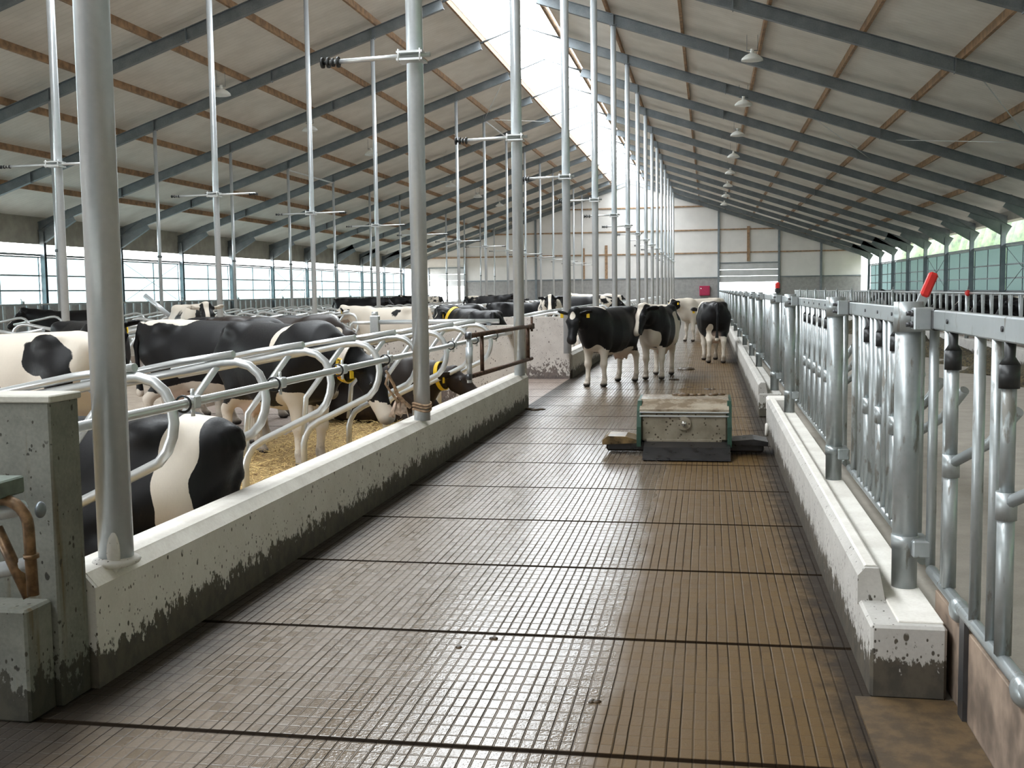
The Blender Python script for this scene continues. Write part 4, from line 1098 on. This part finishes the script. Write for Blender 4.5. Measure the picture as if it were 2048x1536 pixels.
STAND = dict(npitch=24, hpitch=-42); LEVEL = dict(npitch=8, hpitch=-38); UP = dict(npitch=38, hpitch=-30)
def herd():
    # in the alley
    cow('black cow with a white star and cream legs standing in the alley, facing the camera', (-1.76, 19.55, 0), -113, dict(npitch=18, nyaw=-6, hyaw=12, hpitch=-62, nlen=.50, step=(.05, -.05, .02, -.08)),
        dict(seed=2, amp=.12, bias=-.7, face='star', legs=.8, rlegs=.35, belly=.3, ear=-.8, spots=[((.52, .0, 1.40), (.10, .22, .08), 1.5), ((.62, .0, .62), (.16, .22, .16), 1.6), ((-.3, 0, .56), (.4, .2, .1), 1.2), ((-.5, 0, 1.45), (.12, .12, .06), 1.0)]), .022)
    cow('white-blazed cow looking left in the alley, half behind the black cow', (-.95, 21.15, 0), -97, dict(npitch=22, nyaw=-9, hyaw=-24, hpitch=-54, nlen=.52, step=(.04, -.04, 0, 0)),
        dict(seed=5, amp=.35, bias=-.45, face='wide', legs=.8, belly=.5, ear=-.3, nose=.35, spots=[((.3, 0, 1.44), (.9, .14, .09), 1.7), ((.80, 0, .80), (.2, .16, .22), 1.9), ((-.2, .36, 1.0), (.3, .1, .4), 1.2), ((.62, -.1, .70), (.16, .2, .16), 1.5)]), .022, 'r', None)
    cow('black cow with one white hind leg walking away along the right side of the alley', (.10, 25.9, 0), 97, dict(npitch=4, hpitch=-35, nyaw=8, step=(.06, -.06, -.06, .12), tail=.02),
        dict(seed=8, amp=.15, bias=-.65, legs=-.5, rlegs=-.4, belly=.3, spots=[((.75, .1, 1.25), (.32, .3, .3), 1.7), ((-.68, .16, .45), (.14, .09, .5), 1.6), ((-.5, .12, 1.42), (.09, .08, .06), 1.0), ((.5, .16, .4), (.2, .14, .5), 1.5)]), .026)
    cow('white-backed cow farthest along the alley, ahead of the walking black cow', (-.22, 36.2, 0), -140, dict(npitch=14, hpitch=-50, step=(.05, -.05, 0, 0)),
        dict(seed=13, amp=.6, bias=.45, face='blaze', legs=.8, belly=.7), .034)
    # near cubicles
    cow('black cow with a broad white girth band lying in the nearest cubicle', (-3.82, 6.2, .03), 176, dict(lying=True, npitch=30, hpitch=-30, nyaw=-20, hyaw=-30),
        dict(seed=21, amp=.12, bias=-.75, ear=-.8, spots=[((-.69, 0, .45), (.075, 1.2, 1.2), 2.6)]), .022, '', scale=1.12)
    cow('black cow with a white shoulder patch and numbered yellow collar in the near cubicles', (-4.17, 10.17, .03), -34, dict(npitch=-19, nyaw=22, hyaw=14, hpitch=-60, nlen=.56, step=(.02, -.06, -.05, .05)),
        dict(seed=24, amp=.16, bias=-.72, ear=-.8, legs=.3, rlegs=-.4, belly=.2, spots=[((.40, -.10, 1.40), (.13, .14, .08), 1.45), ((.28, -.20, 1.24), (.05, .12, .12), 1.15), ((.44, -.2, .62), (.2, .16, .14), 1.4)]), .020, 'r', (.62, .178, '23+'))
    cow('black cow with a white saddle mark on its rump, left of the numbered collar', (-5.52, 11.55, .03), -1, dict(npitch=-18, hpitch=-55, step=(.0, .05, -.05, .05)),
        dict(seed=26, amp=.20, bias=-.70, ear=-.8, legs=-.2, rlegs=-.4, belly=.55, spots=[((-.55, -.06, 1.42), (.36, .22, .10), 1.7), ((-.1, -.25, .60), (.5, .2, .1), 1.3)]), .022, '')
    cow('brownish black cow with a white neck oval behind the cow with numbered collar', (-5.35, 12.9, .03), -3, dict(npitch=-22, nyaw=2, hpitch=-60, nlen=.58, step=(.06, -.03, 0, 0)),
        dict(seed=27, amp=.12, bias=-.75, ear=-.8, legs=-.2, belly=.1, spots=[((.86, -.16, 1.20), (.10, .12, .08), 1.5), ((1.22, -.05, .95), (.12, .16, .10), 1.6)]), .022, 'r', None, COWB)
    cow('dark brown cow lying near the pipe gate, head over the curb, yellow collar', (-4.30, 13.5, .03), -6, dict(lying=True, npitch=4, nyaw=-8, hyaw=-4, hpitch=-30, nlen=.48),
        dict(seed=31, amp=.08, bias=-.8, ear=-.8, face='none', spots=[((1.1, 0, .92), (.1, .1, .1), .9)]), .022, 'lr', (.70, .165, None), COWB)
    cow('white cow with black thigh and flank patches standing with its rump toward the near post', (-6.05, 8.75, .0), 172, dict(npitch=10, hpitch=-40, step=(0, 0, .03, -.03)),
        dict(seed=35, amp=.25, bias=.50, legs=.7, belly=.6, spots=[((.38, .34, .86), (.42, .30, .27), -1.9), ((-.50, .25, 1.20), (.20, .13, .16), -1.9), ((-.66, .25, 1.0), (.11, .14, .16), -1.9)]), .024, '')
    cow('black cow with white forehead and yellow collar just right of the near post', (-7.55, 12.3, 0), -40, dict(npitch=26, nyaw=-8, hyaw=-10, hpitch=-55), dict(seed=39, amp=.12, bias=-.7, face='star', legs=-.3, belly=.1, ear=-.8), .03, 'r', (.66, .165, None))
    cow('black cow seen small between the legs of the big cow, standing in the dusty passage', (-6.3, 14.2, 0), 8, dict(npitch=10, hpitch=-45), dict(seed=41, amp=.4, bias=-.5, legs=-.3), .034, '')
    cow('cow with a pale tufted poll whose head shows above the saddle-marked cow', (-9.15, 18.3, .14), -52, dict(npitch=22, hpitch=-50), dict(seed=44, amp=.4, bias=.1, face='blaze', ear=.5, spots=[((.7, 0, 1.3), (.4, .3, .3), 1.2)]), .034, '')
    cow('black cow standing behind the leftmost slim posts at the far left', (-15.2, 24.2, 0), 200, dict(npitch=24, hpitch=-40), dict(seed=47, amp=.3, bias=-.55, face='blaze'), .036, '')
    # crossover and beyond
    cow('spotted cow with a pale head and dark ear behind the bracket post and top pipe', (-7.0, 23.6, .0), 172, dict(npitch=20, nyaw=8, hpitch=-36, hyaw=10), dict(seed=52, amp=.9, bias=.25, face='white', ear=-.7), .030, 'l')
    cow('black cow with a pale belly standing side-on behind the second post', (-6.0, 26.0, 0), 70, dict(npitch=4, hpitch=-50), dict(seed=55, amp=.3, bias=-.5, belly=.6), .030, '')
    cow('black cow with a yellow collar bending its neck above the top pipe', (-3.75, 17.6, 0), 118, dict(npitch=20, nyaw=40, hyaw=70, hpitch=-55), dict(seed=58, amp=.12, bias=-.7, face='star', belly=.1), .028, 'l', (.62, .165, None))
    far = [(-5.3, 30.5, 25, -.45, 61, 'dark cow with a white flank, leftmost of the distant group over the splashed partition wall', STAND), (-4.05, 28.2, -82, .1, 64, 'cow with a white blaze facing the camera over the splashed partition wall', STAND),
           (-3.95, 33.5, 8, -.45, 66, 'dark cow side-on between two posts over the splashed partition wall', LEVEL), (-4.3, 43.0, 172, .6, 69, 'mostly white distant cow above the back of the black cow with the star', STAND),
           (-4.9, 47.5, 12, .6, 70, 'second mostly white distant cow, above the white-blazed cow', LEVEL),
           (-7.2, 41.0, 90, -.2, 73, 'dark distant cow between the slim posts right of the crossover wall', STAND), (-13.2, 40.0, 4, -.6, 75, 'black distant cow back left of the third middle post', LEVEL), (-13.4, 44.0, -6, -.6, 77, 'black distant cow back right of the third middle post', LEVEL),
           (-13.0, 49.0, 176, -.2, 79, 'small distant cow with pale and black patches under the left windows', STAND), (-9.4, 46.0, 8, -.4, 81, 'small distant dark cow left of the lit left-hand door', STAND), (-9.8, 52.0, 183, -.3, 83, 'small distant dark cow under the lit left-hand door', LEVEL), (-6.7, 56.0, 80, -.3, 84, 'small distant cow in the passage under the gable', LEVEL)]
    for x, y, rz, b, sd, lab, ps in far:
        cow(lab, (x, y, .0 if -7.5 < x < -5 else .14), rz, ps, dict(seed=sd, amp=.8, bias=b, face='blaze' if sd in (64, 69, 79) else 'none', ear=-.5), .040, '')
    for x, y, rz, b, sd, lab, ps in [(7.85, 45.0, 178, -.7, 90, 'black cow with its head above the far feed fence, left of the red lever', UP), (7.8, 33.2, 176, -.4, 92, 'dark cow putting its head through the far feed fence right of the red lever', LEVEL),
                        (7.75, 30.4, 184, -.1, 94, 'cow with a grey muzzle looking through the far feed fence', LEVEL), (7.8, 28.3, 178, -.6, 96, 'black cow behind the far feed fence, second from the right picture edge', LEVEL), (7.8, 26.0, 182, -.6, 98, 'black cow behind the far feed fence at the right picture edge', LEVEL), (7.8, 36.0, 182, -.5, 99, 'black cow behind the far feed fence, half hidden by the lever post', LEVEL)]:
        cow(lab, (x, y, 0), rz, ps, dict(seed=sd, amp=.6, bias=b, face='blaze' if sd == 94 else 'none', ear=-.5), .040, '', None, None, 'cows at the far feed fence')
herd()
